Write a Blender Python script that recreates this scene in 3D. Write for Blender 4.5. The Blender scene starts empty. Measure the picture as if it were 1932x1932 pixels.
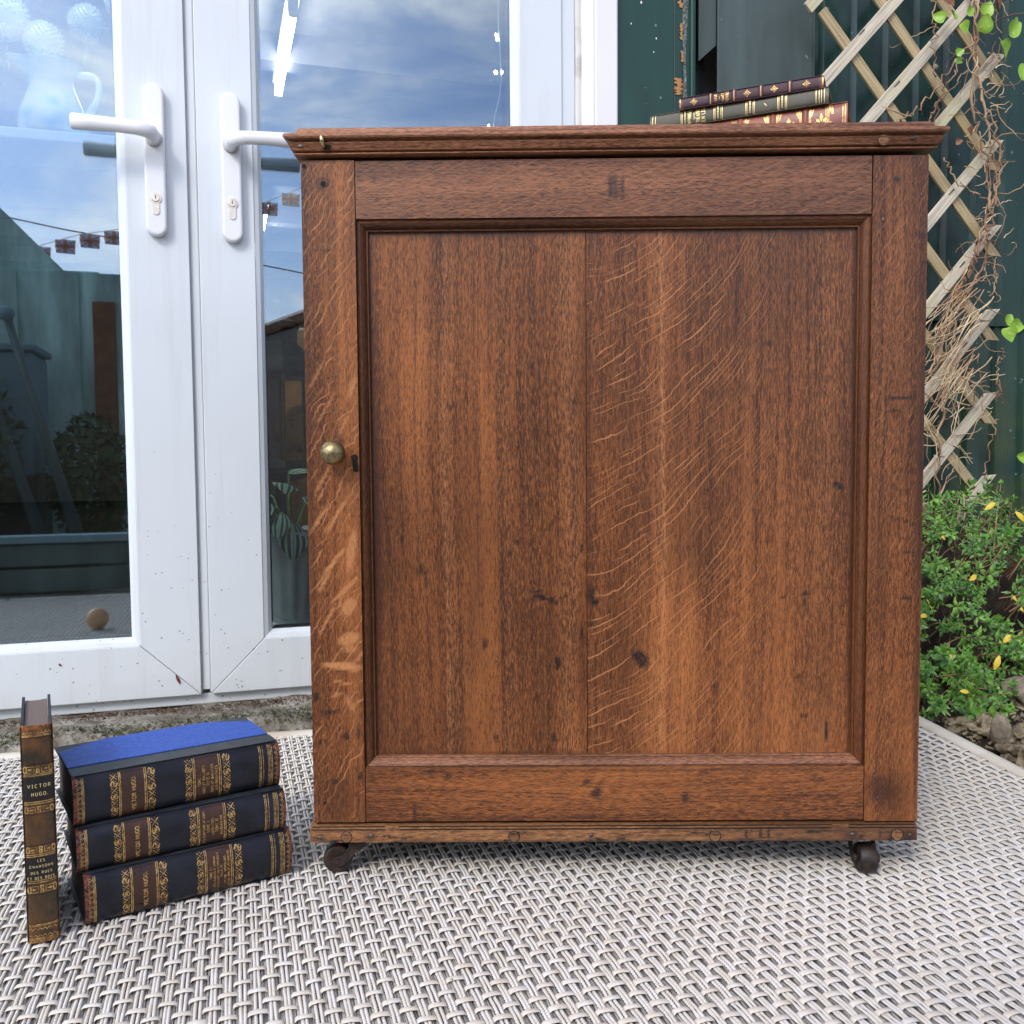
import bpy, bmesh, math, random
import numpy as np
from mathutils import Matrix, Vector, Euler
PI = math.pi
random.seed(7); rng = np.random.default_rng(7)
scn = bpy.context.scene
COL = scn.collection

# ------------------------------------------------------------------ camera
CAM = Vector((-0.09218, -0.90032, 0.41892))
cam_d = bpy.data.cameras.new('camera'); cam = bpy.data.objects.new('camera', cam_d); COL.objects.link(cam)
pitch, yaw, roll = math.radians(3.294), math.radians(0.4965), math.radians(0.4569)
Rw = Matrix.Rotation(yaw, 3, 'Z') @ Matrix.Rotation(-pitch, 3, 'X') @ Matrix.Rotation(roll, 3, 'Y')
right, fwd, up = Rw.col[0], Rw.col[1], Rw.col[2]
Mc = Matrix((( right.x, up.x, -fwd.x, CAM.x), (right.y, up.y, -fwd.y, CAM.y), (right.z, up.z, -fwd.z, CAM.z), (0, 0, 0, 1)))
cam.matrix_world = Mc
cam_d.sensor_width = 36; cam_d.lens = 36*1740/1932; cam_d.clip_start = 0.01; cam_d.clip_end = 300
scn.camera = cam
def project(p):
    d = Vector(p) - CAM
    x, y, z = d.dot(right), d.dot(fwd), d.dot(up)
    return (0.5 + 1740/1932*x/y, 0.5 - 1740/1932*z/y, y)

# ------------------------------------------------------------------ node helpers
def nd(nt, t, ins=None, **props):
    n = nt.nodes.new(t)
    for k, v in props.items(): setattr(n, k, v)
    for k, v in (ins or {}).items():
        s = n.inputs[k]
        if isinstance(v, bpy.types.NodeSocket): nt.links.new(v, s)
        else: s.default_value = v
    return n
def mth(nt, op, a, b=None, c=None, clamp=False):
    ins = {0: a}
    if b is not None: ins[1] = b
    if c is not None: ins[2] = c
    n = nd(nt, 'ShaderNodeMath', ins, operation=op, use_clamp=clamp)
    return n.outputs[0]
def mix(nt, fac, a, b, mode='MIX'):
    def c4(v): return (*v, 1) if isinstance(v, tuple) and len(v) == 3 else v
    n = nd(nt, 'ShaderNodeMix', {0: fac, 6: c4(a), 7: c4(b)}, data_type='RGBA', blend_type=mode, clamp_factor=True)
    return n.outputs[2]
def ramp(nt, fac, stops, interp='LINEAR'):
    n = nd(nt, 'ShaderNodeValToRGB', {0: fac}); r = n.color_ramp; r.interpolation = interp
    while len(r.elements) > 1: r.elements.remove(r.elements[0])
    first = True
    for p, c in stops:
        c = (c, c, c) if isinstance(c, (int, float)) else c
        if first: e = r.elements[0]; e.position = p; first = False
        else: e = r.elements.new(p)
        e.color = (*c, 1)
    return n.outputs[0]
def mrange(nt, v, a, b, c=0.0, d=1.0, smooth=False):
    n = nd(nt, 'ShaderNodeMapRange', {0: v, 1: a, 2: b, 3: c, 4: d})
    if smooth: n.interpolation_type = 'SMOOTHSTEP'
    return n.outputs[0]
def noise(nt, vec, scale, detail=3.0, rough=.5, dist=0.0):
    return nd(nt, 'ShaderNodeTexNoise', {'Vector': vec, 'Scale': scale, 'Detail': detail, 'Roughness': rough, 'Distortion': dist}).outputs[0]
def newmat(name, color=(.5, .5, .5), rough=.5, spec=.5, metal=0.0):
    m = bpy.data.materials.new(name); m.use_nodes = True
    nt = m.node_tree; b = nt.nodes['Principled BSDF']
    b.inputs['Base Color'].default_value = (*color, 1); b.inputs['Roughness'].default_value = rough
    b.inputs['Specular IOR Level'].default_value = spec; b.inputs['Metallic'].default_value = metal
    return m, nt, b
def objco(nt): return nd(nt, 'ShaderNodeTexCoord').outputs['Object']
def wpos(nt): return nd(nt, 'ShaderNodeNewGeometry').outputs['Position']
def bump(nt, b, h, strength=.3, dist=.001):
    n = nd(nt, 'ShaderNodeBump', {'Height': h, 'Strength': strength, 'Distance': dist})
    nt.links.new(n.outputs[0], b.inputs['Normal'])
def setc(nt, b, c): nt.links.new(c, b.inputs['Base Color'])
def setr(nt, b, c): nt.links.new(c, b.inputs['Roughness'])

# ------------------------------------------------------------------ world: broken cloud over blue, soft sun
SUN_EL, SUN_AZ = math.radians(38), math.radians(205)      # azimuth measured clockwise from +Y
w = bpy.data.worlds.new('World'); scn.world = w; w.use_nodes = True
wt = w.node_tree; bg = wt.nodes['Background']
sky = nd(wt, 'ShaderNodeTexSky', sky_type='NISHITA', sun_disc=False, sun_elevation=SUN_EL, sun_rotation=SUN_AZ,
         air_density=1.0, dust_density=1.5, ozone_density=3.0)
CLOUD_SEED = 4.3
dirn = nd(wt, 'ShaderNodeTexCoord').outputs['Generated']
sp = nd(wt, 'ShaderNodeSeparateXYZ', {0: dirn})
zc = mth(wt, 'ADD', mth(wt, 'MAXIMUM', sp.outputs[2], 0.0), 0.22)
cv = nd(wt, 'ShaderNodeCombineXYZ', {0: mth(wt, 'DIVIDE', sp.outputs[0], zc), 1: mth(wt, 'DIVIDE', sp.outputs[1], zc), 2: CLOUD_SEED})
cn = noise(wt, cv.outputs[0], 1.6, 7.0, .58, .6)
cl = mrange(wt, cn, .40, .74, 0.10, .95, True)
low = mrange(wt, sp.outputs[2], 0.0, .30, .75, 0.0, True)
cl = mth(wt, 'MAXIMUM', cl, low)
sunv = (math.sin(SUN_AZ)*math.cos(SUN_EL), math.cos(SUN_AZ)*math.cos(SUN_EL), math.sin(SUN_EL))
dt = nd(wt, 'ShaderNodeVectorMath', {0: dirn, 1: sunv}, operation='DOT_PRODUCT').outputs['Value']
glow = mth(wt, 'MULTIPLY_ADD', mth(wt, 'POWER', mth(wt, 'MAXIMUM', dt, 0.0), 2.0), 2.5, .52)
blue_ = mix(wt, 1.0, sky.outputs[0], (.86, .98, 1.20), 'MULTIPLY')
cloudc = nd(wt, 'ShaderNodeVectorMath', {0: (15.2, 14.1, 13.2), 3: glow}, operation='SCALE').outputs[0]
bluec = nd(wt, 'ShaderNodeVectorMath', {0: blue_, 3: mth(wt, 'MULTIPLY_ADD', glow, .8, .8)}, operation='SCALE').outputs[0]
skyc = mix(wt, cl, bluec, cloudc)
nt_bg = wt
wt.links.new(skyc, bg.inputs[0]); bg.inputs[1].default_value = 0.12
# ------------------------------------------------------------------ sun
sd = bpy.data.lights.new('sun', 'SUN'); sd.energy = 1.9; sd.angle = math.radians(12); sd.color = (1, .92, .80)
so = bpy.data.objects.new('sun', sd); COL.objects.link(so)
sdir = Vector((math.sin(SUN_AZ)*math.cos(SUN_EL), math.cos(SUN_AZ)*math.cos(SUN_EL), math.sin(SUN_EL)))
so.rotation_euler = sdir.to_track_quat('Z', 'Y').to_euler()
# ------------------------------------------------------------------ exposure
vs = scn.view_settings; vs.view_transform = 'Standard'; vs.look = 'None'; vs.gamma = 1; vs.use_curve_mapping = False
vs.exposure = -0.20
scn.cycles.max_bounces = 8; scn.cycles.transparent_max_bounces = 12; scn.cycles.glossy_bounces = 4
scn.cycles.sample_clamp_indirect = 6

# ------------------------------------------------------------------ house frame
PSI = math.radians(17.3)
U = Vector((math.cos(PSI), math.sin(PSI), 0)); NV = Vector((-math.sin(PSI), math.cos(PSI), 0))
def H(u, n, z=0.0): return U*u + NV*n + Vector((0, 0, z))

# ------------------------------------------------------------------ mesh helpers
class MB:
    def __init__(s): s.v = []; s.f = []
    def add(s, vs, fs):
        o = len(s.v); s.v.extend([tuple(p) for p in vs]); s.f.extend([tuple(i+o for i in f) for f in fs]); return s
    def box(s, x0, x1, y0, y1, z0, z1):
        return s.add([(x0,y0,z0),(x1,y0,z0),(x1,y1,z0),(x0,y1,z0),(x0,y0,z1),(x1,y0,z1),(x1,y1,z1),(x0,y1,z1)],
                     [(3,2,1,0),(4,5,6,7),(0,1,5,4),(1,2,6,5),(2,3,7,6),(3,0,4,7)])
    def prism(s, poly, t0, t1, mp):
        n = len(poly)
        vs = [mp(p, q, t0) for p, q in poly] + [mp(p, q, t1) for p, q in poly]
        fs = [tuple(range(n)), tuple(range(2*n-1, n-1, -1))] + [(i, i+n, (i+1) % n+n, (i+1) % n) for i in range(n)]
        return s.add(vs, fs)
    def tube(s, pts, r, n=6, cap=True, flat=1.0):
        pts = [Vector(p) for p in pts]; m = len(pts)
        rs = r if isinstance(r, (list, tuple)) else [r]*m
        vs = []; fs = []; ref = None
        for i, p in enumerate(pts):
            t = (pts[min(i+1, m-1)] - pts[max(i-1, 0)]).normalized()
            if ref is None:
                ref = Vector((0, 0, 1)) if abs(t.z) < .9 else Vector((1, 0, 0))
            a = t.cross(ref)
            if a.length < 1e-6: a = t.orthogonal()
            a.normalize(); b = a.cross(t).normalized(); ref = b
            for k in range(n):
                an = 2*PI*k/n
                vs.append(p + a*(math.cos(an)*rs[i]) + b*(math.sin(an)*rs[i]*flat))
        for i in range(m-1):
            for k in range(n):
                k2 = (k+1) % n
                fs.append((i*n+k, i*n+k2, (i+1)*n+k2, (i+1)*n+k))
        if cap: fs += [tuple(range(n-1, -1, -1)), tuple(range((m-1)*n, m*n))]
        return s.add(vs, fs)
    def lathe(s, prof, n=24, c=(0, 0, 0), axis='z', close=True):
        vs = []; m = len(prof)
        for r, z in prof:
            for k in range(n):
                a = 2*PI*k/n; x, y = r*math.cos(a), r*math.sin(a)
                if axis == 'z': q = (x, y, z)
                elif axis == 'y': q = (x, z, y)
                else: q = (z, x, y)
                vs.append((c[0]+q[0], c[1]+q[1], c[2]+q[2]))
        fs = [(i*n+k, i*n+(k+1) % n, (i+1)*n+(k+1) % n, (i+1)*n+k) for i in range(m-1) for k in range(n)]
        if close: fs += [tuple(range(n-1, -1, -1)), tuple(range((m-1)*n, m*n))]
        return s.add(vs, fs)
    def ball(s, c, r, nu=16, nv=10, sx=1, sy=1, sz=1):
        prof = [(max(1e-5, math.sin(PI*i/nv)), -math.cos(PI*i/nv)) for i in range(nv+1)]
        b = MB().lathe(prof, nu, close=False)
        return s.add([(c[0]+x*r*sx, c[1]+y*r*sy, c[2]+z*r*sz) for x, y, z in b.v], b.f)
    def grid(s, nx, ny, fn):
        vs = [fn(i/nx, j/ny) for j in range(ny+1) for i in range(nx+1)]
        fs = [(j*(nx+1)+i, j*(nx+1)+i+1, (j+1)*(nx+1)+i+1, (j+1)*(nx+1)+i) for j in range(ny) for i in range(nx)]
        return s.add(vs, fs)
    def strip(s, pts, wd, mp, closed=False, step=.0012):
        """flat ribbon of width wd along a 2-D polyline, laid on a surface by mp(x,h)"""
        P = [Vector(p) for p in pts]
        if closed: P.append(P[0])
        Q = [P[0]]
        for a, b in zip(P, P[1:]):
            k = max(1, int((b-a).length/step))
            Q += [a + (b-a)*(i/k) for i in range(1, k+1)]
        vs = []; m = len(Q)
        for i, p in enumerate(Q):
            t = Q[min(i+1, m-1)] - Q[max(i-1, 0)]
            if t.length < 1e-9: t = Vector((1, 0))
            t.normalize(); nn = Vector((-t.y, t.x))*(wd/2)
            vs += [mp(*(p+nn)), mp(*(p-nn))]
        return s.add(vs, [(2*i, 2*i+1, 2*i+3, 2*i+2) for i in range(m-1)])
    def poly(s, pts, mp): return s.add([mp(*p) for p in pts], [tuple(range(len(pts)))])
    def build(s, name, mat, parent=None, smooth=False, bevel=0, seg=2, sub=0):
        me = bpy.data.meshes.new(name); me.from_pydata(s.v, [], s.f); me.update()
        o = bpy.data.objects.new(name, me); COL.objects.link(o)
        if mat: me.materials.append(mat)
        if smooth: me.polygons.foreach_set('use_smooth', [True]*len(me.polygons))
        if parent: o.parent = parent
        if name in ('gilding', 'lettering', 'blind_rule', 'rubbed_band'): o['kind'] = 'stuff'
        if bevel:
            b = o.modifiers.new('bevel', 'BEVEL'); b.width = bevel; b.segments = seg; b.limit_method = 'ANGLE'; b.angle_limit = math.radians(35)
        if sub:
            b = o.modifiers.new('sub', 'SUBSURF'); b.levels = sub; b.render_levels = sub
        return o
def fixn(o):
    bm = bmesh.new(); bm.from_mesh(o.data); bmesh.ops.recalc_face_normals(bm, faces=bm.faces); bm.to_mesh(o.data); bm.free(); return o
def tag(o, label=None, cat=None, group=None, kind=None):
    if label: o['label'] = label
    if cat: o['category'] = cat
    if group: o['group'] = group
    if kind: o['kind'] = kind
    return o
def thing(name, label, cat, loc=(0, 0, 0), rotz=0.0, group=None):
    o = bpy.data.objects.new(name, None); COL.objects.link(o); o.location = loc; o.rotation_euler = (0, 0, rotz)
    o.empty_display_size = .05
    return tag(o, label, cat, group)
def npmesh(name, V, F, mat, parent=None, smooth=True):
    me = bpy.data.meshes.new(name); V = np.asarray(V, np.float32); F = np.asarray(F, np.int32); k = F.shape[1]
    me.vertices.add(len(V)); me.vertices.foreach_set('co', V.ravel())
    me.loops.add(F.size); me.loops.foreach_set('vertex_index', F.ravel())
    me.polygons.add(len(F)); me.polygons.foreach_set('loop_start', np.arange(0, F.size, k, dtype=np.int32))
    me.update(calc_edges=True)
    if smooth: me.polygons.foreach_set('use_smooth', np.ones(len(F), bool))
    if mat: me.materials.append(mat)
    o = bpy.data.objects.new(name, me); COL.objects.link(o)
    if parent: o.parent = parent
    return o
def bez(p0, p1, p2, p3, n=12):
    p0, p1, p2, p3 = map(Vector, (p0, p1, p2, p3)); out = []
    for i in range(n+1):
        t = i/n; out.append(p0*(1-t)**3 + p1*3*t*(1-t)**2 + p2*3*t*t*(1-t) + p3*t**3)
    return out

# =================================================================== MATERIALS
def paint(name, col, rough=.35, spots=0.0, bumpy=.0, var=.06, dirt=None, spec=.5):
    m, nt, b = newmat(name, col, rough, spec); p = wpos(nt)
    v = noise(nt, p, 6.0, 4.0)
    c = mix(nt, v, tuple(x*(1-var) for x in col), tuple(min(1, x*(1+var)) for x in col))
    if spots:
        stn = noise(nt, nd(nt, 'ShaderNodeMapping', {'Vector': p, 'Scale': (45, 45, 2.2)}).outputs[0], 1.0, 5.0, .6)
        c = mix(nt, mrange(nt, stn, .52, .75, 0, .28), c, (.42, .43, .42))
        vo = nd(nt, 'ShaderNodeTexVoronoi', {'Vector': p, 'Scale': 95.0, 'Randomness': 1.0})
        keep = noise(nt, p, 41.0, 1.0)
        sz = nd(nt, 'ShaderNodeSeparateXYZ', {0: p}).outputs[2]
        lim = mth(nt, 'MULTIPLY', mrange(nt, sz, 0.02, .5, 1.0, .25), .155*spots)
        lim = mth(nt, 'MULTIPLY', lim, mrange(nt, keep, .42, .62))
        s = mth(nt, 'LESS_THAN', vo.outputs['Distance'], lim)
        c = mix(nt, mth(nt, 'MULTIPLY', s, .7), c, (.09, .10, .11))
        gr = mth(nt, 'MULTIPLY', mrange(nt, sz, .03, .16, .35, 0.0), noise(nt, p, 30.0, 5.0))
        c = mix(nt, gr, c, (.45, .43, .38))
    if dirt:
        d = mrange(nt, noise(nt, p, 20.0, 6.0), .55, .7); c = mix(nt, mth(nt, 'MULTIPLY', d, .5), c, dirt)
    setc(nt, b, c)
    if bumpy: bump(nt, b, noise(nt, p, 120.0, 4.0), bumpy, .001)
    return m
M_upvc = paint('white_upvc', (.62, .665, .695), .28, spots=1.2)
M_white = paint('white_handle', (.74, .75, .765), .22)
M_trim = paint('white_gloss_timber', (.72, .715, .75), .35, bumpy=.15)
M_seal = paint('grey_rubber_seal', (.46, .47, .49), .6)
M_gap = newmat('dark_gap', (.02, .02, .02), .8)[0]
M_dirtyseal = paint('dirty_sealant', (.62, .60, .56), .6, dirt=(.25, .22, .18), var=.15, bumpy=.3)
def metal(name, col, rough, var=.5, scale=60.0):
    m, nt, b = newmat(name, col, rough, .5, 1.0); p = objco(nt)
    n1 = noise(nt, p, scale, 5.0, .6)
    setc(nt, b, mix(nt, mrange(nt, n1, .35, .68), tuple(x*(1-var) for x in col), col))
    setr(nt, b, mrange(nt, n1, .3, .7, rough+.18, rough-.06)); return m
M_brass = metal('aged_brass', (.42, .33, .17), .36, .55, 320)
M_brass2 = metal('polished_brass', (.72, .55, .25), .22, .3, 300)
M_steel = metal('cylinder_steel', (.72, .64, .52), .25, .15)
M_iron, nt, b = newmat('rusty_iron', (.035, .026, .022), .5, .5, .35)
p = objco(nt); setc(nt, b, mix(nt, mrange(nt, noise(nt, p, 90, 6), .4, .7), (.020, .015, .013), (.06, .034, .024))); bump(nt, b, noise(nt, p, 400, 4), .4, .0006)
M_nail = metal('old_nail', (.16, .14, .13), .5)

def glass(name, refl, tint):
    m = bpy.data.materials.new(name); m.use_nodes = True; nt = m.node_tree; nt.nodes.clear()
    out = nd(nt, 'ShaderNodeOutputMaterial')
    tr = nd(nt, 'ShaderNodeBsdfTransparent', {'Color': (*tint, 1)})
    gl = nd(nt, 'ShaderNodeBsdfGlossy', {'Color': (.76, .90, 1.0, 1), 'Roughness': 0.0})
    lw = nd(nt, 'ShaderNodeLayerWeight', {'Blend': .5})
    f = mrange(nt, mth(nt, 'POWER', lw.outputs['Facing'], 3.0), 0.0, 1.0, refl, .95)
    mx = nd(nt, 'ShaderNodeMixShader', {0: f, 1: tr.outputs[0], 2: gl.outputs[0]})
    nt.links.new(mx.outputs[0], out.inputs[0]); return m
M_glass = glass('coated_glass', .18, (.96, .985, .985))
M_glass2 = glass('inner_glass', .03, (.9, .95, .95))

# ---- oak
def oak(name, g='z', seed=0.0, dark=(.024, .0078, .0036), mid=(.112, .0345, .0112), light=(.37, .130, .039), rays=None, stripes=(),
        pore=.55, streak=22.0, rough=.36, rayc=(.44, .19, .075), a0=0.0, blot=.35, porescale=1.0):
    m, nt, b = newmat(name, mid, rough, .33)
    co = objco(nt); se = nd(nt, 'ShaderNodeSeparateXYZ', {0: co})
    ax = {'x': 0, 'y': 1, 'z': 2}
    G = se.outputs[ax[g]]; A = se.outputs[0 if g == 'z' else 2]; D = se.outputs[1]
    def vec(gs, as_, ds=None, AA=None, GG=None):
        AA = AA or A; GG = GG or G
        return nd(nt, 'ShaderNodeCombineXYZ', {0: mth(nt, 'MULTIPLY_ADD', AA, as_, seed*3.7), 1: mth(nt, 'MULTIPLY_ADD', D, ds if ds else as_, seed), 2: mth(nt, 'MULTIPLY_ADD', GG, gs, seed*1.3)}).outputs[0]
    wob = mth(nt, 'MULTIPLY', mth(nt, 'SUBTRACT', noise(nt, vec(2.0, 5.0), 1.0, 1.0), .5), .03)
    A2 = mth(nt, 'ADD', A, wob)
    s1 = noise(nt, vec(1.3, streak, None, A2), 1.0, 4.0, .55)
    s2 = noise(nt, vec(4.0, 230.0, None, A2), 1.0, 4.0, .65)
    s3 = noise(nt, vec(150.0, 950.0, None, A2), 1.0, 3.0, .7)
    s4 = noise(nt, vec(1.6, 5.0), 1.0, 4.0, .6)
    c = ramp(nt, s1, [(.28, dark), (.5, mid), (.72, light)])
    c = mix(nt, mrange(nt, s2, .35, .7, 0, .75), c, mix(nt, .5, c, light))
    c = mix(nt, mrange(nt, s2, .5, .3, 0, .6), c, dark)
    c = mix(nt, mrange(nt, s3, .49, .68, 0, .72), c, light)
    c = mix(nt, mrange(nt, s3, .49, .34, 0, .72), c, dark)
    c = mix(nt, mrange(nt, s4, .54, .30, 0, .75), c, dark)
    c = mix(nt, mrange(nt, s4, .54, .72, 0, .35), c, light)
    for pos, wd, st in stripes:
        d = mth(nt, 'ABSOLUTE', mth(nt, 'SUBTRACT', A2, pos))
        k = mth(nt, 'MULTIPLY', mrange(nt, d, wd, 0.0, 0, st, True), mrange(nt, s3, .42, .62, .1, 1.0))
        c = mix(nt, mth(nt, 'MULTIPLY', k, mrange(nt, s1, .3, .6, .5, 1.0)), c, rayc)
    pr = noise(nt, vec(170.0*porescale, 1300.0*porescale), 1.0, 1.5, .5)
    pm = mrange(nt, pr, .46, .36)
    dens = noise(nt, vec(2.0, 40.0, None, A2), 1.0, 3.0)
    pm = mth(nt, 'MULTIPLY', pm, mrange(nt, dens, .3, .6, .35, 1.0))
    hgt = mth(nt, 'MULTIPLY', pm, -1.0)
    if rays:
        k1, k2, k3, aw0, aw1, st, fz, kind = rays
        a = mth(nt, 'SUBTRACT', A, a0) if g == 'z' else mth(nt, 'SUBTRACT', A, a0)
        gg = mth(nt, 'MULTIPLY', a, mth(nt, 'ADD', k1, mth(nt, 'MULTIPLY', a, mth(nt, 'ADD', k2, mth(nt, 'MULTIPLY', a, k3)))))
        wav = mth(nt, 'MULTIPLY', mth(nt, 'SUBTRACT', noise(nt, vec(10.0, 10.0), 1.0, 1.0), .5), .05)
        wig = mth(nt, 'MULTIPLY', mth(nt, 'SUBTRACT', noise(nt, vec(120.0, 120.0), 1.0, 1.0), .5), .0036)
        if kind > 2: wav = mth(nt, 'ADD', wav, mth(nt, 'MULTIPLY', mth(nt, 'SUBTRACT', noise(nt, vec(38.0, 38.0), 1.0, 2.0), .5), .034))
        S = mth(nt, 'ADD', mth(nt, 'ADD', mth(nt, 'SUBTRACT', G, gg), wav), wig)
        def cmb(fa, fs, sd): return nd(nt, 'ShaderNodeCombineXYZ', {0: mth(nt, 'MULTIPLY', a, fa*kind), 1: mth(nt, 'MULTIPLY', S, fs), 2: seed+sd}).outputs[0]
        rn = noise(nt, cmb(2.5, 22.0, 0), 1.0, 2.0, .5)
        brk = noise(nt, cmb(20.0, fz*1.2, 4), 1.0, 2.0, .6)
        wdn = noise(nt, cmb(14.0, fz*1.1, 9), 1.0, 1.0)
        ph_ = mth(nt, 'FRACT', mth(nt, 'MULTIPLY_ADD', S, fz, mth(nt, 'MULTIPLY', rn, 1.9)))
        hw_ = mrange(nt, wdn, .35, .75, .05, .19)
        ln = mrange(nt, mth(nt, 'DIVIDE', mth(nt, 'ABSOLUTE', mth(nt, 'SUBTRACT', ph_, .5)), hw_), 1.15, .55, 0, 1, True)
        ln = mth(nt, 'MULTIPLY', ln, mrange(nt, brk, .47, .58))
        win = mth(nt, 'MULTIPLY', mrange(nt, a, aw1, aw0, 0, 1, True), st)
        ln = mth(nt, 'MULTIPLY', ln, win)
        c = mix(nt, ln, c, rayc)
        hgt = mth(nt, 'ADD', hgt, mth(nt, 'MULTIPLY', ln, .3))
    c = mix(nt, mth(nt, 'MULTIPLY', pm, pore*.75), c, (.022, .008, .005))
    bl = noise(nt, vec(9.0, 22.0), 1.0, 5.0, .6)
    c = mix(nt, mrange(nt, bl, .60, .80, 0, blot), c, (.02, .010, .007))
    mk = nd(nt, 'ShaderNodeAttribute', attribute_name='mark').outputs['Color']
    ms = nd(nt, 'ShaderNodeSeparateColor', {0: mk})
    rag = mrange(nt, noise(nt, vec(260.0, 420.0), 1.0, 3.0), .3, .65, .55, 1.3)
    c = mix(nt, mth(nt, 'MULTIPLY', ms.outputs[1], rag, clamp=True), c, rayc)
    c = mix(nt, mth(nt, 'MULTIPLY', ms.outputs[0], rag, clamp=True), c, (.010, .008, .009))
    c = mix(nt, ms.outputs[2], c, (.04, .014, .007))
    setc(nt, b, c)
    setr(nt, b, mrange(nt, s2, .3, .7, rough+.10, rough-.03))
    bump(nt, b, mth(nt, 'ADD', hgt, mth(nt, 'MULTIPLY', s3, .5)), .35, .0006)
    return m
M_oak_left = oak('oak_panel_left', 'z', 1.0, stripes=((-.165, .006, .55), (-.158, .004, .35), (-.045, .016, .38), (-.105, .01, .2)), pore=.6)
M_oak_right = oak('oak_panel_right', 'z', 5.0, dark=(.035, .012, .006), rays=(.42, 1.0, 11.0, .12, .235, .74, 150.0, 1.0), a0=-.026, stripes=((.047, .0034, .7), (.044, .010, .2), (.21, .02, .2)), pore=.55)
M_oak_stl = oak('oak_stile_left', 'z', 9.0, rays=(1.5, 0.0, 0.0, .2, .3, .62, 85.0, 2.4), a0=-.30, pore=.65, streak=34)
M_oak_str = oak('oak_stile_right', 'z', 13.0, rays=(1.7, 0.0, 0.0, .7, .8, .30, 130.0, 2.4), a0=.24, pore=.6, streak=30, rough=.33)
M_oak_railt = oak('oak_rail_top', 'x', 17.0, dark=(.05, .019, .010), mid=(.165, .062, .028), light=(.30, .125, .060), rays=(2.2, 0.0, 0.0, 2, 3, .25, 90.0, 2.0), pore=.95, streak=26, porescale=.85, rough=.33, blot=.2)
M_oak_railb = oak('oak_rail_bottom', 'x', 21.0, pore=.85, streak=30, porescale=.8, blot=.5)
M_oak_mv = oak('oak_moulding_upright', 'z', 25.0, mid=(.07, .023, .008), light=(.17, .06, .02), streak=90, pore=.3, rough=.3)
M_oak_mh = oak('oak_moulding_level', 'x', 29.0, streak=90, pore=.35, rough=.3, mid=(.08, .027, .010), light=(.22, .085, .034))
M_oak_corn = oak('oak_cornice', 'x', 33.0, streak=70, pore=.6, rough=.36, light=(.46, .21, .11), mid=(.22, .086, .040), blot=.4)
M_oak_plinth = oak('oak_plinth', 'x', 37.0, streak=60, pore=.8, rough=.5, light=(.40, .20, .085), mid=(.22, .092, .034), dark=(.05, .02, .009), blot=.9)
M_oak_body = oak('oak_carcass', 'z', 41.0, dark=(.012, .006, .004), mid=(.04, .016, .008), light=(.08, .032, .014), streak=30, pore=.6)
M_peg = oak('oak_peg', 'x', 45.0, streak=200, pore=.5, rough=.5, light=(.30, .15, .07), mid=(.17, .075, .03))
M_backp = oak('shade_toned_back', 'z', 51.0, dark=(.008, .005, .004), mid=(.016, .010, .007), light=(.03, .018, .012))  # near-black tone carries the shade between cabinet and doors
M_black = newmat('black_void', (.004, .003, .003), .9)[0]

# ---- rug
M_strap, nt, b = newmat('white_weave_tape', (.66, .65, .63), .42)
p = wpos(nt); setc(nt, b, mix(nt, mrange(nt, noise(nt, p, 5.5, 5, .65), .42, .72, 0, .55), mix(nt, mrange(nt, noise(nt, p, 85, 2), .35, .65), (.73, .71, .68), (.69, .62, .52)), (.50, .44, .36)))
M_cord, nt, b = newmat('white_twisted_cord', (.62, .62, .64), .5)
p = wpos(nt); setc(nt, b, mix(nt, mrange(nt, noise(nt, p, 60, 3), .35, .65), (.72, .70, .68), (.66, .61, .53)))
M_grey, nt, b = newmat('grey_flat_yarn', (.15, .15, .16), .45)
p = wpos(nt); rv = nd(nt, 'ShaderNodeVectorRotate', {'Vector': p, 'Angle': -PSI}, rotation_type='Z_AXIS').outputs[0]
mp_ = nd(nt, 'ShaderNodeMapping', {'Vector': rv, 'Scale': (900.0, 28.0, 60.0)}).outputs[0]
setc(nt, b, ramp(nt, noise(nt, mp_, 1.0, 3.0), [(.32, (.055, .053, .06)), (.46, (.25, .24, .23)), (.62, (.50, .475, .43))]))
M_rugbase = newmat('dark_rug_backing', (.17, .165, .16), .8)[0]
M_binding, nt, b = newmat('cream_binding', (.60, .56, .48), .55)
p = wpos(nt); setc(nt, b, mix(nt, mrange(nt, noise(nt, p, 14, 5), .35, .7), (.66, .63, .56), (.50, .43, .33))); bump(nt, b, noise(nt, p, 700, 2), .3, .0005)

# ---- masonry / ground
def rocky(name, c1, c2, c3, scale=30.0, bs=.6, bd=.004, rough=.85):
    m, nt, b = newmat(name, c1, rough, .3); p = wpos(nt)
    n1 = noise(nt, p, scale, 8.0, .62); n2 = noise(nt, p, scale*4.5, 5.0, .65)
    c = ramp(nt, n1, [(.32, c2), (.52, c1), (.70, c3)])
    c = mix(nt, mrange(nt, n2, .5, .35), c, c2)
    setc(nt, b, c); bump(nt, b, mth(nt, 'ADD', n1, mth(nt, 'MULTIPLY', n2, .5)), bs, bd); return m
M_conc = rocky('mossy_concrete', (.22, .20, .165), (.085, .07, .05), (.36, .34, .29), 32)
M_rock = rocky('garden_stone', (.24, .195, .13), (.055, .042, .026), (.42, .36, .26), 22, .8, .006)
M_rock2 = rocky('smooth_stone', (.27, .235, .175), (.14, .115, .08), (.38, .34, .27), 16, .3, .002, .7)
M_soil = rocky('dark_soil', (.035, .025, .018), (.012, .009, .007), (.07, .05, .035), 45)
M_pave = rocky('worn_paving', (.20, .20, .19), (.12, .12, .11), (.28, .27, .25), 6)

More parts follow.
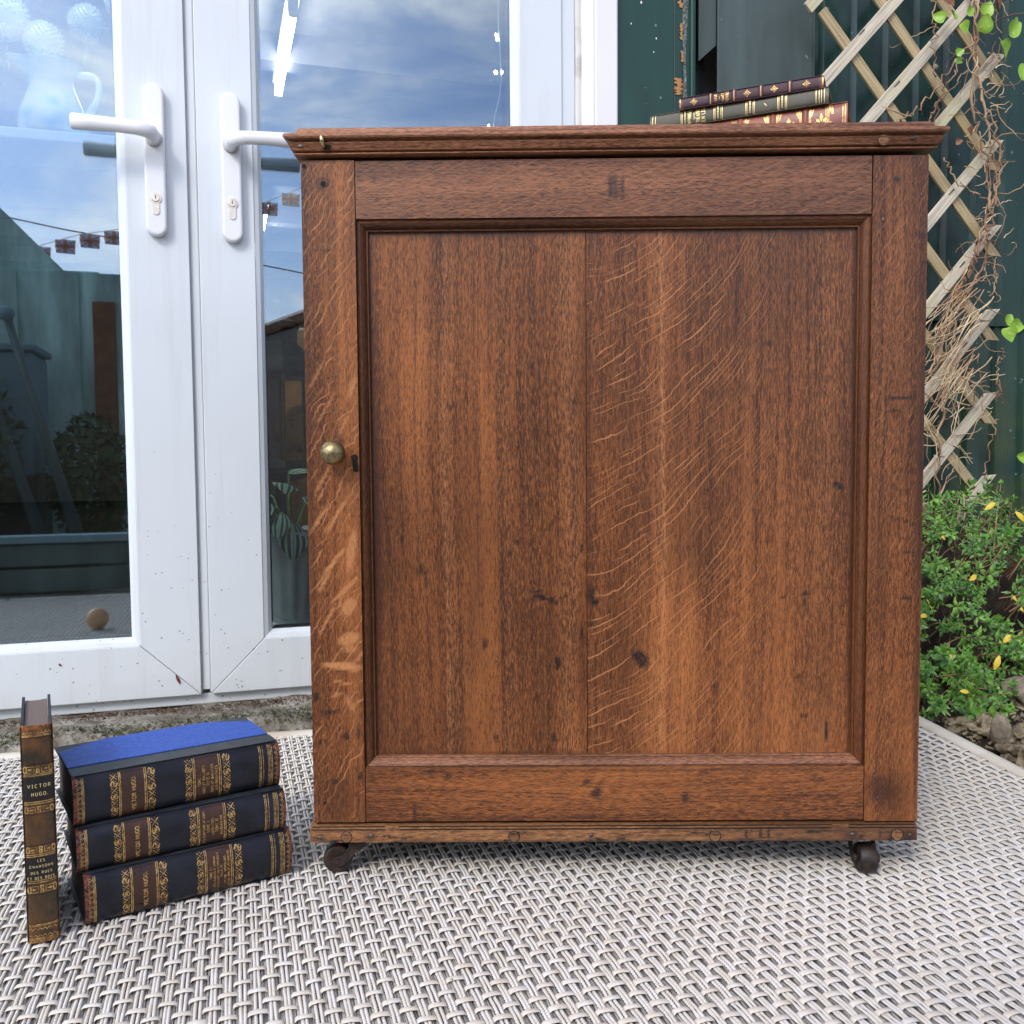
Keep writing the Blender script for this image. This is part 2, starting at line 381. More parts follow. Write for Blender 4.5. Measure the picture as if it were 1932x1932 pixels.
# ---- dark green timber & steel
def green(name, c, rough, peel=0.0, sx=1.0, rust=None):
    m, nt, b = newmat(name, c, rough, .5); p = objco(nt)
    n1 = noise(nt, nd(nt, 'ShaderNodeMapping', {'Vector': p, 'Scale': (8*sx, 8, 1.6)}).outputs[0], 1.0, 5.0, .6)
    cc = ramp(nt, n1, [(.3, tuple(x*.55 for x in c)), (.5, c), (.72, tuple(x*1.7 for x in c))])
    vo = noise(nt, p, 55.0, 3.0)
    cc = mix(nt, mrange(nt, vo, .70, .74, 0, .5), cc, (.3, .33, .32))
    if rust:
        sz = nd(nt, 'ShaderNodeSeparateXYZ', {0: p}).outputs[2]
        k = mth(nt, 'MULTIPLY', mrange(nt, sz, .75, .35, 0, 1), mrange(nt, noise(nt, p, 11.0, 6.0), .42, .66))
        cc = mix(nt, mth(nt, 'MULTIPLY', k, .6), cc, rust)
    setc(nt, b, cc); setr(nt, b, mrange(nt, n1, .3, .7, rough+.12, rough-.08)); return m
M_gpost = green('dark_green_gloss', (.008, .042, .030), .28)
M_gsheet = green('grey_green_sheet', (.048, .070, .066), .45)
M_gclad = green('green_box_profile_steel', (.011, .036, .028), .26, rust=(.06, .085, .02))
M_gshed = green('olive_shed_paint', (.50, .74, .69), .5)
M_gplant = green('planter_green', (.085, .14, .145), .35)
M_gdark = green('blackish_green_paint', (.010, .017, .016), .4)
M_peel, nt, b = newmat('bare_orange_wood', (.42, .20, .06), .7); p = objco(nt)
setc(nt, b, mix(nt, noise(nt, nd(nt, 'ShaderNodeMapping', {'Vector': p, 'Scale': (400, 400, 30)}).outputs[0], 1.0, 3.0), (.50, .26, .09), (.24, .10, .03)))
M_flake = rocky('flaking_grey_paint', (.14, .15, .14), (.03, .05, .04), (.35, .36, .34), 160, .8, .002)
def lathmat(name, c, warm):
    m, nt, b = newmat(name, c, .75, .3); p = objco(nt)
    q = nd(nt, 'ShaderNodeMapping', {'Vector': p, 'Scale': (9, 260, 260)}).outputs[0]
    n1 = noise(nt, q, 1.0, 4.0, .6); n2 = noise(nt, nd(nt, 'ShaderNodeMapping', {'Vector': wpos(nt), 'Scale': (7, 7, 7)}).outputs[0], 1.0, 3.0)
    cc = ramp(nt, n1, [(.3, tuple(x*.5 for x in c)), (.52, c), (.75, tuple(min(1, x*1.35) for x in c))])
    cc = mix(nt, mrange(nt, n2, .45, .7, 0, .7), cc, warm)
    setc(nt, b, cc); bump(nt, b, n1, .4, .0006); return m
M_lathf = lathmat('weathered_lath_grey', (.52, .46, .36), (.44, .40, .22))
M_lathb = lathmat('weathered_lath_tan', (.38, .30, .17), (.32, .25, .12))

# ---- foliage
def leafmat(name, c1, c2, c3=None, rough=.4):
    m, nt, b = newmat(name, c1, rough, .5); p = wpos(nt)
    n1 = noise(nt, p, 28.0, 3.0); n2 = noise(nt, p, 150.0, 2.0)
    c = mix(nt, mrange(nt, n1, .35, .65), c1, c2)
    if c3: c = mix(nt, mrange(nt, n2, .56, .72), c, c3)
    setc(nt, b, c); b.inputs['Transmission Weight'].default_value = 0
    try: b.inputs['Subsurface Weight'].default_value = 0.0
    except Exception: pass
    return m
M_leaf = leafmat('bush_leaf', (.065, .19, .045), (.17, .36, .06), (.32, .48, .10))
M_yel = leafmat('yellow_leaf', (.62, .45, .03), (.70, .50, .05), (.55, .28, .03))
M_vleaf = leafmat('vine_leaf', (.15, .30, .025), (.24, .40, .04), (.32, .44, .08))
M_vleaf2 = leafmat('dead_leaf', (.12, .045, .02), (.20, .08, .035), (.06, .025, .015), .6)
M_stem, nt, b = newmat('vine_bark', (.22, .13, .08), .75); p = wpos(nt)
setc(nt, b, mix(nt, mrange(nt, noise(nt, p, 9, 3), .38, .62), (.16, .075, .045), (.42, .28, .16)))
M_twig, nt, b = newmat('dry_twig', (.42, .28, .15), .7); p = wpos(nt)
setc(nt, b, mix(nt, mrange(nt, noise(nt, p, 14, 3), .38, .62), (.36, .22, .12), (.66, .52, .33)))
M_moss = leafmat('moss', (.022, .032, .010), (.10, .12, .045), (.20, .20, .11), .9)
M_litter = leafmat('leaf_litter', (.05, .028, .016), (.12, .07, .04), (.2, .13, .08), .9)

# =================================================================== OAK CABINET
cab = thing('oak_cabinet', 'old oak panelled cabinet with brass knob standing on iron castors on the woven rug', 'cabinet', (0, 0, 0))
DB, DT = .058, .706
W2 = .300
def front_mark_grid(name, x0, x1, z0, z1, y, th, mat, parent, marks=(), step=.0025, edge=.0008):
    """board whose face is a fine grid so that single stains, pale flecks and painted edge shade can be placed on it"""
    nx = max(2, int((x1-x0)/step)); nz = max(2, int((z1-z0)/step))
    mb = MB(); mb.grid(nx, nz, lambda a, c: (x0+(x1-x0)*a, y, z0+(z1-z0)*c))
    n0 = len(mb.v)
    X = np.array([v[0] for v in mb.v]); Z = np.array([v[2] for v in mb.v])
    mb.add([(x0, y, z0), (x1, y, z0), (x1, y, z1), (x0, y, z1), (x0, y+th, z0), (x1, y+th, z0), (x1, y+th, z1), (x0, y+th, z1)],
           [(4, 7, 6, 5), (0, 4, 5, 1), (1, 5, 6, 2), (2, 6, 7, 3), (3, 7, 4, 0)])
    o = mb.build(name, mat, parent)
    arr = np.zeros((len(mb.v), 4), np.float32); arr[:, 3] = 1
    for ch, mx, mz, rx, rz, an, st in marks:
        ca, sa = math.cos(an), math.sin(an)
        dx, dz = X-mx, Z-mz
        d = np.sqrt(((dx*ca+dz*sa)/rx)**2 + ((-dx*sa+dz*ca)/rz)**2)
        k = np.clip((1.16-d)*(2.6 if ch < 2 else 1.0), 0, 1)*st
        arr[:n0, ch] = np.maximum(arr[:n0, ch], np.clip(k, 0, 1))
    at = o.data.color_attributes.new('mark', 'FLOAT_COLOR', 'POINT'); at.data.foreach_set('color', arr.ravel())
    return o
# carcass: sides, back, base, top boards
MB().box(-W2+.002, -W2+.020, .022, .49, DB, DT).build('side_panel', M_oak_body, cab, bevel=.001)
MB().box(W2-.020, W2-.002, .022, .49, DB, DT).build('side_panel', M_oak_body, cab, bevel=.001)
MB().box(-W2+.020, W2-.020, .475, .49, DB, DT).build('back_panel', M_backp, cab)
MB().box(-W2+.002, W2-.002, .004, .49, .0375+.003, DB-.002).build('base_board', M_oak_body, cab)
# door with its rails, stiles, boards, mouldings
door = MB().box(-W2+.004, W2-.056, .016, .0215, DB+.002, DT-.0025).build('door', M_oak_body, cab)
XL, XR = -.2483, .2468          # inner edges of the stiles
ZT, ZB = .6505, .1123           # inner edges of the rails
ML, MR, MT, MBt = -.2378, .2362, .6397, .1230
def px2(x, z): return x, z
stl_marks = [
    (1, -.262, .243, .011, .006, .25, .8), (1, -.262, .233, .009, .0035, 0, .5), (1, -.270, .216, .020, .0035, -.06, .95), (1, -.258, .214, .008, .004, 0, .7),
    (1, -.268, .199, .013, .0012, -.25, .8), (1, -.285, .300, .002, .012, -.5, .75), (1, -.275, .320, .002, .018, -.7, .8), (1, -.265, .292, .002, .02, -.8, .8),
    (1, -.258, .33, .004, .022, -.15, .7), (1, -.283, .262, .0015, .02, -.5, .7), (1, -.262, .275, .006, .010, -.6, .75), (1, -.29, .36, .0016, .02, -.6, .7),
    (1, -.272, .365, .0018, .022, -.55, .7), (1, -.285, .40, .0014, .018, -.5, .6), (1, -.265, .45, .0014, .02, -.5, .6), (1, -.28, .47, .0012, .018, -.55, .5),
    (1, -.29, .50, .0012, .02, -.5, .5), (1, -.255, .49, .0025, .012, -.3, .55), (1, -.275, .187, .006, .002, .2, .5), (1, -.262, .178, .003, .010, .5, .5),
    (0, -.297, .185, .003, .006, 0, .9), (0, -.283, .170, .010, .0025, 0, .75), (0, -.266, .145, .004, .004, 0, .8), (0, -.254, .150, .0025, .008, 0, .8), (0, -.278, .10, .004, .003, 0, .7),
    (0, -.253, .105, .0025, .005, 0, .8), (0, -.292, .14, .002, .003, 0, .8), (0, -.279, .684, .007, .007, 0, .55), (0, -.266, .427, .014, .004, 0, .3), (0, -.268, .438, .004, .008, .3, .6),
    (2, -.275, .08, .03, .03, 0, .45), (2, -.298, .4, .004, .35, 0, .5), (0, -.285, .62, .014, .0012, .05, .5), (0, -.262, .617, .012, .001, 0, .6)]
front_mark_grid('stile', -W2, XL-.0004, DB, DT, 0.0, .0155, M_oak_stl, door, stl_marks)
railt_marks = [(0, .001, .679, .004, .013, 0, .6), (0, -.0045, .679, .0012, .0145, 0, .8), (0, .0075, .676, .0012, .015, 0, .7), (0, 0, .6915, .008, .001, 0, .7), (2, .004, .672, .006, .006, 0, .6),
               (0, -.23, .69, .003, .004, 0, .5), (2, 0, .703, .25, .003, 0, .3)]
front_mark_grid('rail', XL+.0004, XR-.0004, ZT, DT-.0008, 0.0004, .0155, M_oak_railt, door, railt_marks, step=.003)
railb_marks = [(0, x, z, rx, rz, a, s) for x, z, rx, rz, a, s in [(-.18, .108, .012, .002, 0, .7), (-.165, .104, .004, .003, 0, .7), (-.215, .09, .006, .002, .3, .5), (-.018, .087, .006, .004, .4, .8), (-.028, .098, .004, .003, 0, .6),
               (.07, .082, .003, .007, 0, .6), (-.20, .065, .001, .012, 0, .7), (.09, .107, .01, .003, .3, .6), (.13, .10, .005, .003, .3, .5), (.16, .068, .003, .003, 0, .6), (.20, .10, .008, .003, -.3, .5),
               (.05, .109, .2, .0012, 0, .45), (-.1, .06, .15, .002, 0, .4)]]
front_mark_grid('rail', XL+.0004, XR-.0004, DB+.0004, ZB, 0.0004, .0155, M_oak_railb, door, railb_marks, step=.003)
str_marks = [(0, .270, .682, .003, .004, 0, .8), (0, .293, .63, .003, .003, 0, .7), (0, .272, .555, .0025, .0025, 0, .7), (0, .278, .475, .014, .0007, .03, .9), (0, .278, .463, .016, .0007, .03, .9),
             (0, .283, .355, .018, .0009, -.35, .8), (0, .297, .40, .002, .09, 0, .55), (0, .297, .16, .0022, .10, 0, .6), (2, .272, .085, .026, .028, 0, .7), (2, .297, .38, .006, .3, 0, .7),
             (2, .26, .33, .012, .10, 0, .35), (0, .262, .09, .012, .015, .4, .35), (0, .288, .28, .016, .0006, .1, .8), (0, .285, .325, .01, .0006, -.05, .7)]
front_mark_grid('stile', XR+.0006, W2, DB-.001, DT-.001, -.0002, .0215, M_oak_str, cab, str_marks)
# two wide boards of the panel, a hair out of line at their joint
JX = -.0262
lm = [(0, x, z, rx, rz, a, s) for x, z, rx, rz, a, s in [(-.075, .287, .0035, .002, .3, 1), (-.070, .281, .005, .0025, -.4, 1), (-.062, .279, .004, .002, -.3, 1), (-.057, .276, .003, .002, 0, .9), (-.078, .283, .0025, .002, 0, .9), (-.048, .283, .003, .0015, 0, .8),
      (-.103, .325, .0025, .003, 0, .8), (-.095, .336, .002, .003, .4, .8), (-.19, .31, .003, .006, 0, .7), (-.187, .30, .0015, .010, 0, .7), (-.128, .235, .002, .006, 0, .8), (-.056, .215, .003, .007, 0, .9), (-.032, .245, .0018, .008, 0, .9),
      (-.115, .215, .0015, .004, .4, .6), (-.105, .195, .001, .007, .3, .6), (-.118, .14, .003, .004, .3, .6), (-.06, .14, .003, .005, 0, .7), (-.031, .33, .002, .005, 0, .8), (-.16, .47, .0015, .004, .5, .6),
      (-.21, .34, .002, .003, 0, .8), (-.205, .36, .0014, .0014, 0, .8), (-.04, .47, .0012, .014, 0, .6), (-.13, .60, .001, .002, 0, .5), (-.095, .43, .0015, .0015, 0, .6)]]
lm += [(0, ML+.0005, .38, .0022, .5, 0, .55), (0, -.13, MT, .3, .0016, 0, .5), (2, ML+.002, .38, .006, .4, 0, .8), (2, JX-.004, .22, .008, .10, 0, .45), (2, -.12, MT-.003, .2, .004, 0, .6), (2, -.135, .30, .012, .12, 0, .35), (2, -.12, MBt+.001, .2, .003, 0, .4)]  # edge marks put the moulding's shadow into the board colour
front_mark_grid('panel_board', ML-.004, JX-.0003, MBt-.004, MT+.004, .0108, .005, M_oak_left, door, lm)
rm = [(0, x, z, rx, rz, a, s) for x, z, rx, rz, a, s in [(.028, .218, .006, .010, .5, .9), (.022, .222, .004, .004, -.5, .8), (JX+.004, .283, .004, .007, 0, .9), (JX+.008, .276, .004, .004, 0, .9), (JX+.003, .255, .003, .004, 0, .7),
      (.222, .390, .007, .003, -.4, .95), (.19, .283, .0028, .003, 0, .9), (.168, .28, .003, .002, 0, .7), (.195, .26, .002, .002, 0, .7), (.19, .275, .001, .003, 0, .7), (.145, .225, .004, .002, .3, .5), (.10, .19, .004, .003, 0, .6), (.09, .385, .002, .005, -.4, .6),
      (.15, .53, .003, .003, 0, .6), (.075, .155, .002, .004, 0, .6), (.19, .16, .004, .003, 0, .6), (.185, .20, .003, .003, 0, .6), (.213, .15, .0007, .030, -.06, 1.0), (.05, .32, .0012, .02, .1, .4), (.17, .445, .001, .008, 0, .6), (.016, .535, .0012, .0012, 0, .7)]]
rm += [(0, MR-.0003, .38, .0018, .5, 0, .55), (0, .11, MT, .3, .0016, 0, .5), (2, MR-.001, .38, .0045, .4, 0, .75), (2, JX+.002, .40, .004, .26, 0, .6), (2, .11, .485, .03, .012, 0, .35), (2, .10, MT-.003, .2, .004, 0, .6), (2, .21, .21, .016, .10, 0, .35)]  # rim marks paint in the moulding's shade along right and top
front_mark_grid('panel_board', JX+.0003, MR+.004, MBt-.004, MT+.004, .0112, .005, M_oak_right, door, rm)
# mitred bolection moulding round the panel: profile (distance in from the frame edge, depth)
prof = [(0, .0012), (.0006, .0034), (.0016, .0034), (.0022, .0018), (.0040, .0024), (.0062, .0044), (.0080, .0072), (.0088, .0086), (.0090, .0072), (.0104, .0076), (.0107, .0112)]
def moulding(side, mat):
    mb = MB(); nP = len(prof)
    for d, y in prof:
        sc = d/.0107
        l = XL + (ML-XL)*sc; r = XR + (MR-XR)*sc; t = ZT + (MT-ZT)*sc; bt = ZB + (MBt-ZB)*sc
        e = .0002
        if side == 'l': a, c = (l, y, bt+e), (l, y, t-e)
        elif side == 'r': a, c = (r, y, t-e), (r, y, bt+e)
        elif side == 't': a, c = (l+e, y, t), (r-e, y, t)
        else: a, c = (r-e, y, bt), (l+e, y, bt)
        mb.v += [a, c]
    mb.f = [(2*i, 2*i+1, 2*i+3, 2*i+2) for i in range(nP-1)]
    return fixn(mb.build('moulding', mat, door))
for sd_, mt_ in (('l', M_oak_mv), ('r', M_oak_mv), ('t', M_oak_mh), ('b', M_oak_corn)): moulding(sd_, mt_)  # bottom piece paler: sky light and rubbed wear put into its colour
# knob, keyhole, old screw holes
MB().lathe([(.0045, 0.0), (.0042, -.006), (.005, -.008), (.0088, -.0105), (.0112, -.0145), (.0120, -.0185), (.0113, -.0225), (.0085, -.0262), (.004, -.0282), (.0002, -.0287)], 28, (-.2707, -.0002, .4262), 'y').build('door_knob', M_brass, door, smooth=True)
MB().prism([(math.cos(t)*.0035, .0040+math.sin(t)*.0035) for t in np.linspace(-.7, PI+.7, 14)] + [(-.0026, -.0085), (-.0012, -.0097), (.0012, -.0097), (.0028, -.0085)], -.0006, .001,
           lambda x, z, t: (-.2528+x+z*-.08, t, .4172+z)).build('keyhole', M_black, door)
for hx, hz, r in ((-.2966, .7008, .0019), (-.2786, .6838, .0025), (-.289, .078, .0016)):
    MB().lathe([(r, -.0005), (r, .0012)], 16, (hx, 0, hz), 'y').build('screw_hole', M_black, door)
    MB().lathe([(r, -.0003), (r*1.12, -.0006), (r*1.35, -.0003)], 16, (hx, 0, hz), 'y', False).build('screw_hole_rim', M_oak_mv, door, smooth=True)
# plinth rail with a scratched bead, pegs, nails
PL0, PL1 = -.3035, .2985
pp = [(.012, .0385), (-.0030, .0385), (-.0032, .0500), (-.0026, .0507), (-.0012, .0509), (-.0012, .0516), (-.0026, .0519), (-.0026, .0534), (-.0014, .0539), (-.0014, .0546), (.012, .0565)]
pl = fixn(MB().prism(pp, PL0, PL1, lambda y, z, t: (t, y, z)).build('plinth_rail', M_oak_plinth, cab))
pmk = [(0, random.uniform(PL0, PL1), random.choice((.0392, .0395, random.uniform(.039, .050))), random.uniform(.002, .016), random.uniform(.0005, .0014), random.gauss(0, .06), random.uniform(.5, .95)) for _ in range(70)]
pmk += [(0, px_, pz, .0075, .0045, 0, .45) for px_, pz in ((-.294, .0435), (-.243, .0452), (.235, .0450), (.292, .0440), (.279, .044))] + [(2, .285, .0445, .02, .008, 0, .7), (0, -.0, .0391, .3, .0007, 0, .6)]
pmk += [(0, x_, .046, .0016, .006, 0, .7) for x_ in (.262, .13, .144, .152, .095, -.10)]
front_mark_grid('plinth_face', PL0, PL1, .0387, .0503, -.0036, .0005, M_oak_plinth, cab, pmk, step=.0016)
for px_, pz, r in ((-.2673, .0442, .0052), (-.1004, .0440, .0052), (.0991, .0436, .0052), (.2791, .0442, .0055)):
    MB().lathe([(r, -.0036), (r*.98, -.0040), (r*.9, -.0042), (.0003, -.0042)], 18, (px_, 0, pz), 'y', False).build('peg', M_peg, cab)
    MB().lathe([(r*1.0, -.0037), (r*1.14, -.0037)], 18, (px_, 0, pz), 'y', False).build('peg_joint', M_black, pl)
for px_, pz in ((-.294, .0435), (-.243, .0452), (-.024, .0450), (.235, .0450), (.292, .0440)):
    MB().ball((px_, -.0038, pz), .0022, 10, 6, 1.2, .3, .8).build('nail', M_nail, cab, smooth=True)
for px_, pz, y in ((.2565, .1055, -.0003), (.2605, .0805, -.0003), (.2575, .645, -.0003), (.2935, .668, -.0003)):
    MB().ball((px_, y, pz), .0016, 8, 6, .6, .35, 1.3).build('nail', M_nail, cab, smooth=True)
for xa, xb in ((PL0+.002, -.229), (-.215, .214), (.232, PL1-.002)):
    for za, zb_ in ((.0506, .0511), (.0541, .0546)): MB().box(xa, xb, -.00285, -.002, za, zb_).build('groove_shade', M_black, pl)  # black strips deepen the shade of the bead grooves
for px_, w_ in ((-.228, .012), (.215, .016)):
    MB().box(px_, px_+w_, -.0028, .002, .0511, .0548).build('patch', M_oak_plinth, cab, bevel=.0004)
# cornice: moulded front and two ends, mitred
cz = DT
cp = [(-.040, .0000), (-.040, .0034), (.0050, .0033), (.0062, .0038), (.0064, .0045), (.0052, .0052), (.0030, .0056), (.0030, .0066), (.0075, .0070), (.0108, .0132), (.0096, .0140), (.0085, .0150), (.0100, .0158),
      (.0132, .0166), (.0142, .0182), (.0142, .0200), (.0130, .0214), (.0105, .0222), (.0078, .0224), (.0055, .0236), (.0036, .0262), (.0026, .0288), (.0010, .0300), (-.020, .0302)]
mb = MB(); nP = len(cp)
for o_, z in cp:
    l, r = -W2-o_+.0008, W2+o_-.0006
    mb.v += [(l, .49, cz+z), (l, -o_, cz+z), (r, -o_, cz+z), (r, .49, cz+z)]
for i in range(nP-1):
    for k in range(3): mb.f.append((i*4+k, i*4+k+1, (i+1)*4+k+1, (i+1)*4+k))
fixn(mb.build('cornice', M_oak_corn, cab, bevel=.0004))
TOPZ = cz+.0302
MB().box(-W2-.0196+.04, W2-.018, .0195, .49, TOPZ-.012, TOPZ-.0004).build('top_board', M_oak_corn, cab)
MB().lathe([(.0052, -.0085), (.0052, -.0098), (.0035, -.0104), (.0003, -.0104)], 18, (.2535, 0, cz+.0105), 'y', False).build('peg', M_peg, cab, smooth=False)
MB().ball((.281, -.0108, cz+.0115), .0022, 8, 6, 1.3, .3, .7).build('nail', M_nail, cab)
MB().ball((-.2975, -.0100, cz+.0105), .0020, 8, 6, 1.3, .3, .7).build('nail', M_nail, cab)
MB().tube([(-.2752, -.008, cz+.0088), (-.2752, -.0135, cz+.0095), (-.2757, -.0165, cz+.0125), (-.2762, -.0165, cz+.0162), (-.2765, -.0150, cz+.0180)], [.0016, .0018, .0021, .0021, .0012], 10).build('hook', M_brass2, cab, smooth=True)
MB().ball((-.273, -.0095, cz+.0105), .0040, 12, 8, 1.1, .12, 1.1).build('hook_hole', M_black, cab)
# four castors
def castor(x, y, rz):
    c = MB().lathe([(.0105, .0345), (.0105, .0382)], 18, (0, 0, 0)).build('castor', M_iron, cab)
    c.location = (x, y, 0); c.rotation_euler = (0, 0, rz)
    wy = .0085
    wh = MB().lathe([(.0035, -wy), (.009, -wy+.0006), (.0105, -wy), (.0133, -wy), (.0146, -wy+.002), (.0148, 0), (.0146, wy-.002), (.0133, wy), (.0105, wy), (.009, wy-.0006), (.0035, wy)], 30, (-.022, 0, .0148), 'y').build('wheel', M_iron, c, smooth=True)
    mb = MB()
    side = [(-.0275, .0125), (-.0240, .0092), (-.0190, .0090), (-.0110, .0135), (-.0040, .0225), (.0065, .0290), (.0085, .0345), (-.0105, .0345), (-.0108, .0285), (-.0165, .0205), (-.0250, .0185), (-.0280, .0155)]
    for s in (-1, 1):
        mb.prism(side, s*(wy+.0018), s*(wy+.0040), lambda p_, q_, t: (p_, t, q_))
    mb.box(-.0105, .0085, -wy-.0040, wy+.0040, .0318, .0347)
    fixn(mb.build('fork', M_iron, c, bevel=.0005))
    MB().lathe([(.0026, -wy-.0052), (.0026, wy+.0052)], 12, (-.022, 0, .0148), 'y').build('axle', M_iron, c)
    return c
castor(-.2585, .022, math.radians(6)); castor(.2555, .034, math.radians(86))
castor(-.262, .45, math.radians(40)); castor(.262, .45, math.radians(-30))

# =================================================================== BOOKS
ARC = lambda cx, cy, rx, ry, a0, a1, n=9: [(cx+rx*math.cos(math.radians(a0+(a1-a0)*i/n)), cy+ry*math.sin(math.radians(a0+(a1-a0)*i/n))) for i in range(n+1)]
GL = {
 'A': [[(0, 0), (.36, 1), (.72, 0)], [(.14, .36), (.58, .36)]], 'B': [[(.1, 0), (.1, 1)], [(.1, 1)]+ARC(.36, .76, .26, .24, 90, -90)+[(.1, .52)], [(.1, .52)]+ARC(.38, .26, .28, .26, 90, -90)+[(.1, 0)]],
 'C': [ARC(.42, .5, .38, .5, 50, 310, 12)], 'D': [[(.1, 0), (.1, 1), (.3, 1)]+ARC(.3, .5, .4, .5, 90, -90)+[(.1, 0)]], 'E': [[(.58, 1), (.1, 1), (.1, 0), (.6, 0)], [(.1, .52), (.45, .52)]],
 'F': [[(.58, 1), (.1, 1), (.1, 0)], [(.1, .52), (.45, .52)]], 'G': [ARC(.42, .5, .38, .5, 50, 330, 12)+[(.76, .45), (.5, .45)]], 'H': [[(.1, 0), (.1, 1)], [(.64, 0), (.64, 1)], [(.1, .52), (.64, .52)]],
 'I': [[(.2, 0), (.2, 1)], [(.06, 1), (.34, 1)], [(.06, 0), (.34, 0)]], 'J': [[(.5, 1), (.5, .2)]+ARC(.3, .2, .2, .2, 0, -180, 6)], 'L': [[(.1, 1), (.1, 0), (.56, 0)]], 'M': [[(.06, 0), (.1, 1), (.4, .25), (.7, 1), (.74, 0)]],
 'N': [[(.1, 0), (.1, 1), (.64, 0), (.64, 1)]], 'O': [ARC(.4, .5, .38, .5, 0, 360, 16)], 'P': [[(.1, 0), (.1, 1)], [(.1, 1)]+ARC(.34, .74, .26, .26, 90, -90)+[(.1, .48)]], 'R': [[(.1, 0), (.1, 1)], [(.1, 1)]+ARC(.34, .74, .26, .26, 90, -90)+[(.1, .48)], [(.34, .48), (.66, 0)]],
 'S': [ARC(.34, .75, .26, .25, 40, 250, 8)+ARC(.34, .25, .28, .25, 80, -140, 8)], 'T': [[(.02, 1), (.66, 1)], [(.34, 1), (.34, 0)]], 'U': [[(.1, 1), (.1, .3)]+ARC(.37, .3, .27, .3, 180, 360, 8)+[(.64, 1)]],
 'V': [[(0, 1), (.35, 0), (.7, 1)]], '.': [[(.08, 0), (.08, .13)]], "'": [[(.1, 1), (.1, .75)]], '-': [[(.05, .5), (.45, .5)]], 'É': [[(.58, 1), (.1, 1), (.1, 0), (.6, 0)], [(.1, .52), (.45, .52)], [(.3, 1.12), (.45, 1.3)]], ' ': []}
GW = {'I': .4, '.': .18, "'": .2, ' ': .42, 'M': .82, 'O': .8, 'C': .8, 'G': .82, 'E': .64, 'L': .6, 'F': .62, 'J': .6, '-': .5}
def text_strips(mb, s, cx, cy, hgt, mp, wd=None, track=.14, maxw=None):
    wd = wd or hgt*.15
    tot = sum(GW.get(c, .74)+track for c in s)-track
    sx = hgt
    if maxw and tot*sx > maxw: sx = maxw/tot
    x = cx-tot*sx/2
    for c in s:
        for st in GL.get(c, []):
            mb.strip([(x+a*sx, cy+b_*hgt) for a, b_ in st], wd, mp, step=.0008)
        x += (GW.get(c, .74)+track)*sx

def leather(name, c, c2, worn=None, L=.19, rough=.32, mott=0.0, endw=.0035, spec=.42):
    m, nt, b = newmat(name, c, rough, spec); p0_ = objco(nt)
    p = nd(nt, 'ShaderNodeVectorMath', {0: p0_, 1: nd(nt, 'ShaderNodeVectorMath', {0: (7.3, 5.1, 0.0), 3: nd(nt, 'ShaderNodeObjectInfo').outputs['Random']}, operation='SCALE').outputs[0]}, operation='ADD').outputs[0]
    n1 = noise(nt, p, 45.0, 5.0, .6); n2 = noise(nt, p, 420.0, 4.0, .6); n3 = noise(nt, p, 900.0, 2.0)
    cc = mix(nt, mrange(nt, n1, .35, .68), c, c2)
    if worn:
        z = nd(nt, 'ShaderNodeSeparateXYZ', {0: p}).outputs[2]
        d = mth(nt, 'MINIMUM', z, mth(nt, 'SUBTRACT', L, z))
        k = mth(nt, 'MULTIPLY', mrange(nt, d, endw*1.6, 0.0, 0, 1), mrange(nt, noise(nt, p, 230.0, 4.0), .40, .58))
        k = mth(nt, 'MAXIMUM', k, mth(nt, 'MULTIPLY', mrange(nt, n2, .70, .74), .4))
        cc = mix(nt, k, cc, worn)
    setc(nt, b, cc); setr(nt, b, mrange(nt, n1, .3, .7, rough-.06, rough+.16)); bump(nt, b, mth(nt, 'ADD', n3, n2), .22, .0004); return m
M_gold, nt, b = newmat('gold_tooling', (.72, .47, .17), .38, .5, .55)
p = objco(nt); setc(nt, b, mix(nt, mrange(nt, noise(nt, p, 260, 5, .7), .38, .60), (.17, .09, .035), (.66, .43, .16)))
M_goldp, nt, b = newmat('pale_gold_tooling', (.68, .54, .26), .4, .5, .4)
M_goldd = newmat('faded_gold_tooling', (.50, .30, .10), .45, .5, .4)[0]
M_navy = leather('navy_leather', (.005, .006, .010), (.012, .015, .024), (.22, .06, .03), spec=.32)
M_cover = leather('slate_leather', (.014, .018, .024), (.035, .042, .050), None, rough=.4)
M_label = leather('brown_label_leather', (.030, .013, .009), (.055, .022, .013))
M_blacklab = leather('black_label_leather', (.006, .006, .007), (.012, .012, .013))
M_blue, nt, b = newmat('royal_blue_cloth', (.020, .055, .55), .55)
p = objco(nt); setc(nt, b, mix(nt, mrange(nt, noise(nt, p, 220, 4), .3, .7), (.014, .060, .34), (.036, .115, .50))); bump(nt, b, noise(nt, p, 1500, 2), .2, .0003)
M_brownsp = leather('mottled_brown_leather', (.022, .020, .012), (.13, .055, .018), (.30, .10, .03), rough=.3)
M_blueboard = leather('blue_black_board', (.012, .018, .030), (.03, .04, .06), rough=.5)
M_pages, nt, b = newmat('page_edges', (.17, .12, .105), .7)
p = objco(nt); q = nd(nt, 'ShaderNodeMapping', {'Vector': p, 'Scale': (2600, 40, 40)}).outputs[0]
setc(nt, b, mix(nt, noise(nt, q, 1.0, 2.0), (.115, .085, .08), (.20, .15, .13)))
M_pagesc, nt, b = newmat('cream_page_edges', (.55, .47, .36), .7)
M_purple = leather('purple_leather', (.032, .012, .018), (.055, .022, .030), (.28, .12, .07), .147, .5)
M_olive = leather('olive_leather', (.060, .060, .042), (.105, .10, .072), (.20, .19, .11), .184, .5)
M_red = leather('oxblood_leather', (.15, .034, .022), (.26, .075, .045), (.35, .14, .07), .165, .36)
M_tan = leather('rubbed_tan_leather', (.40, .19, .09), (.50, .28, .15))

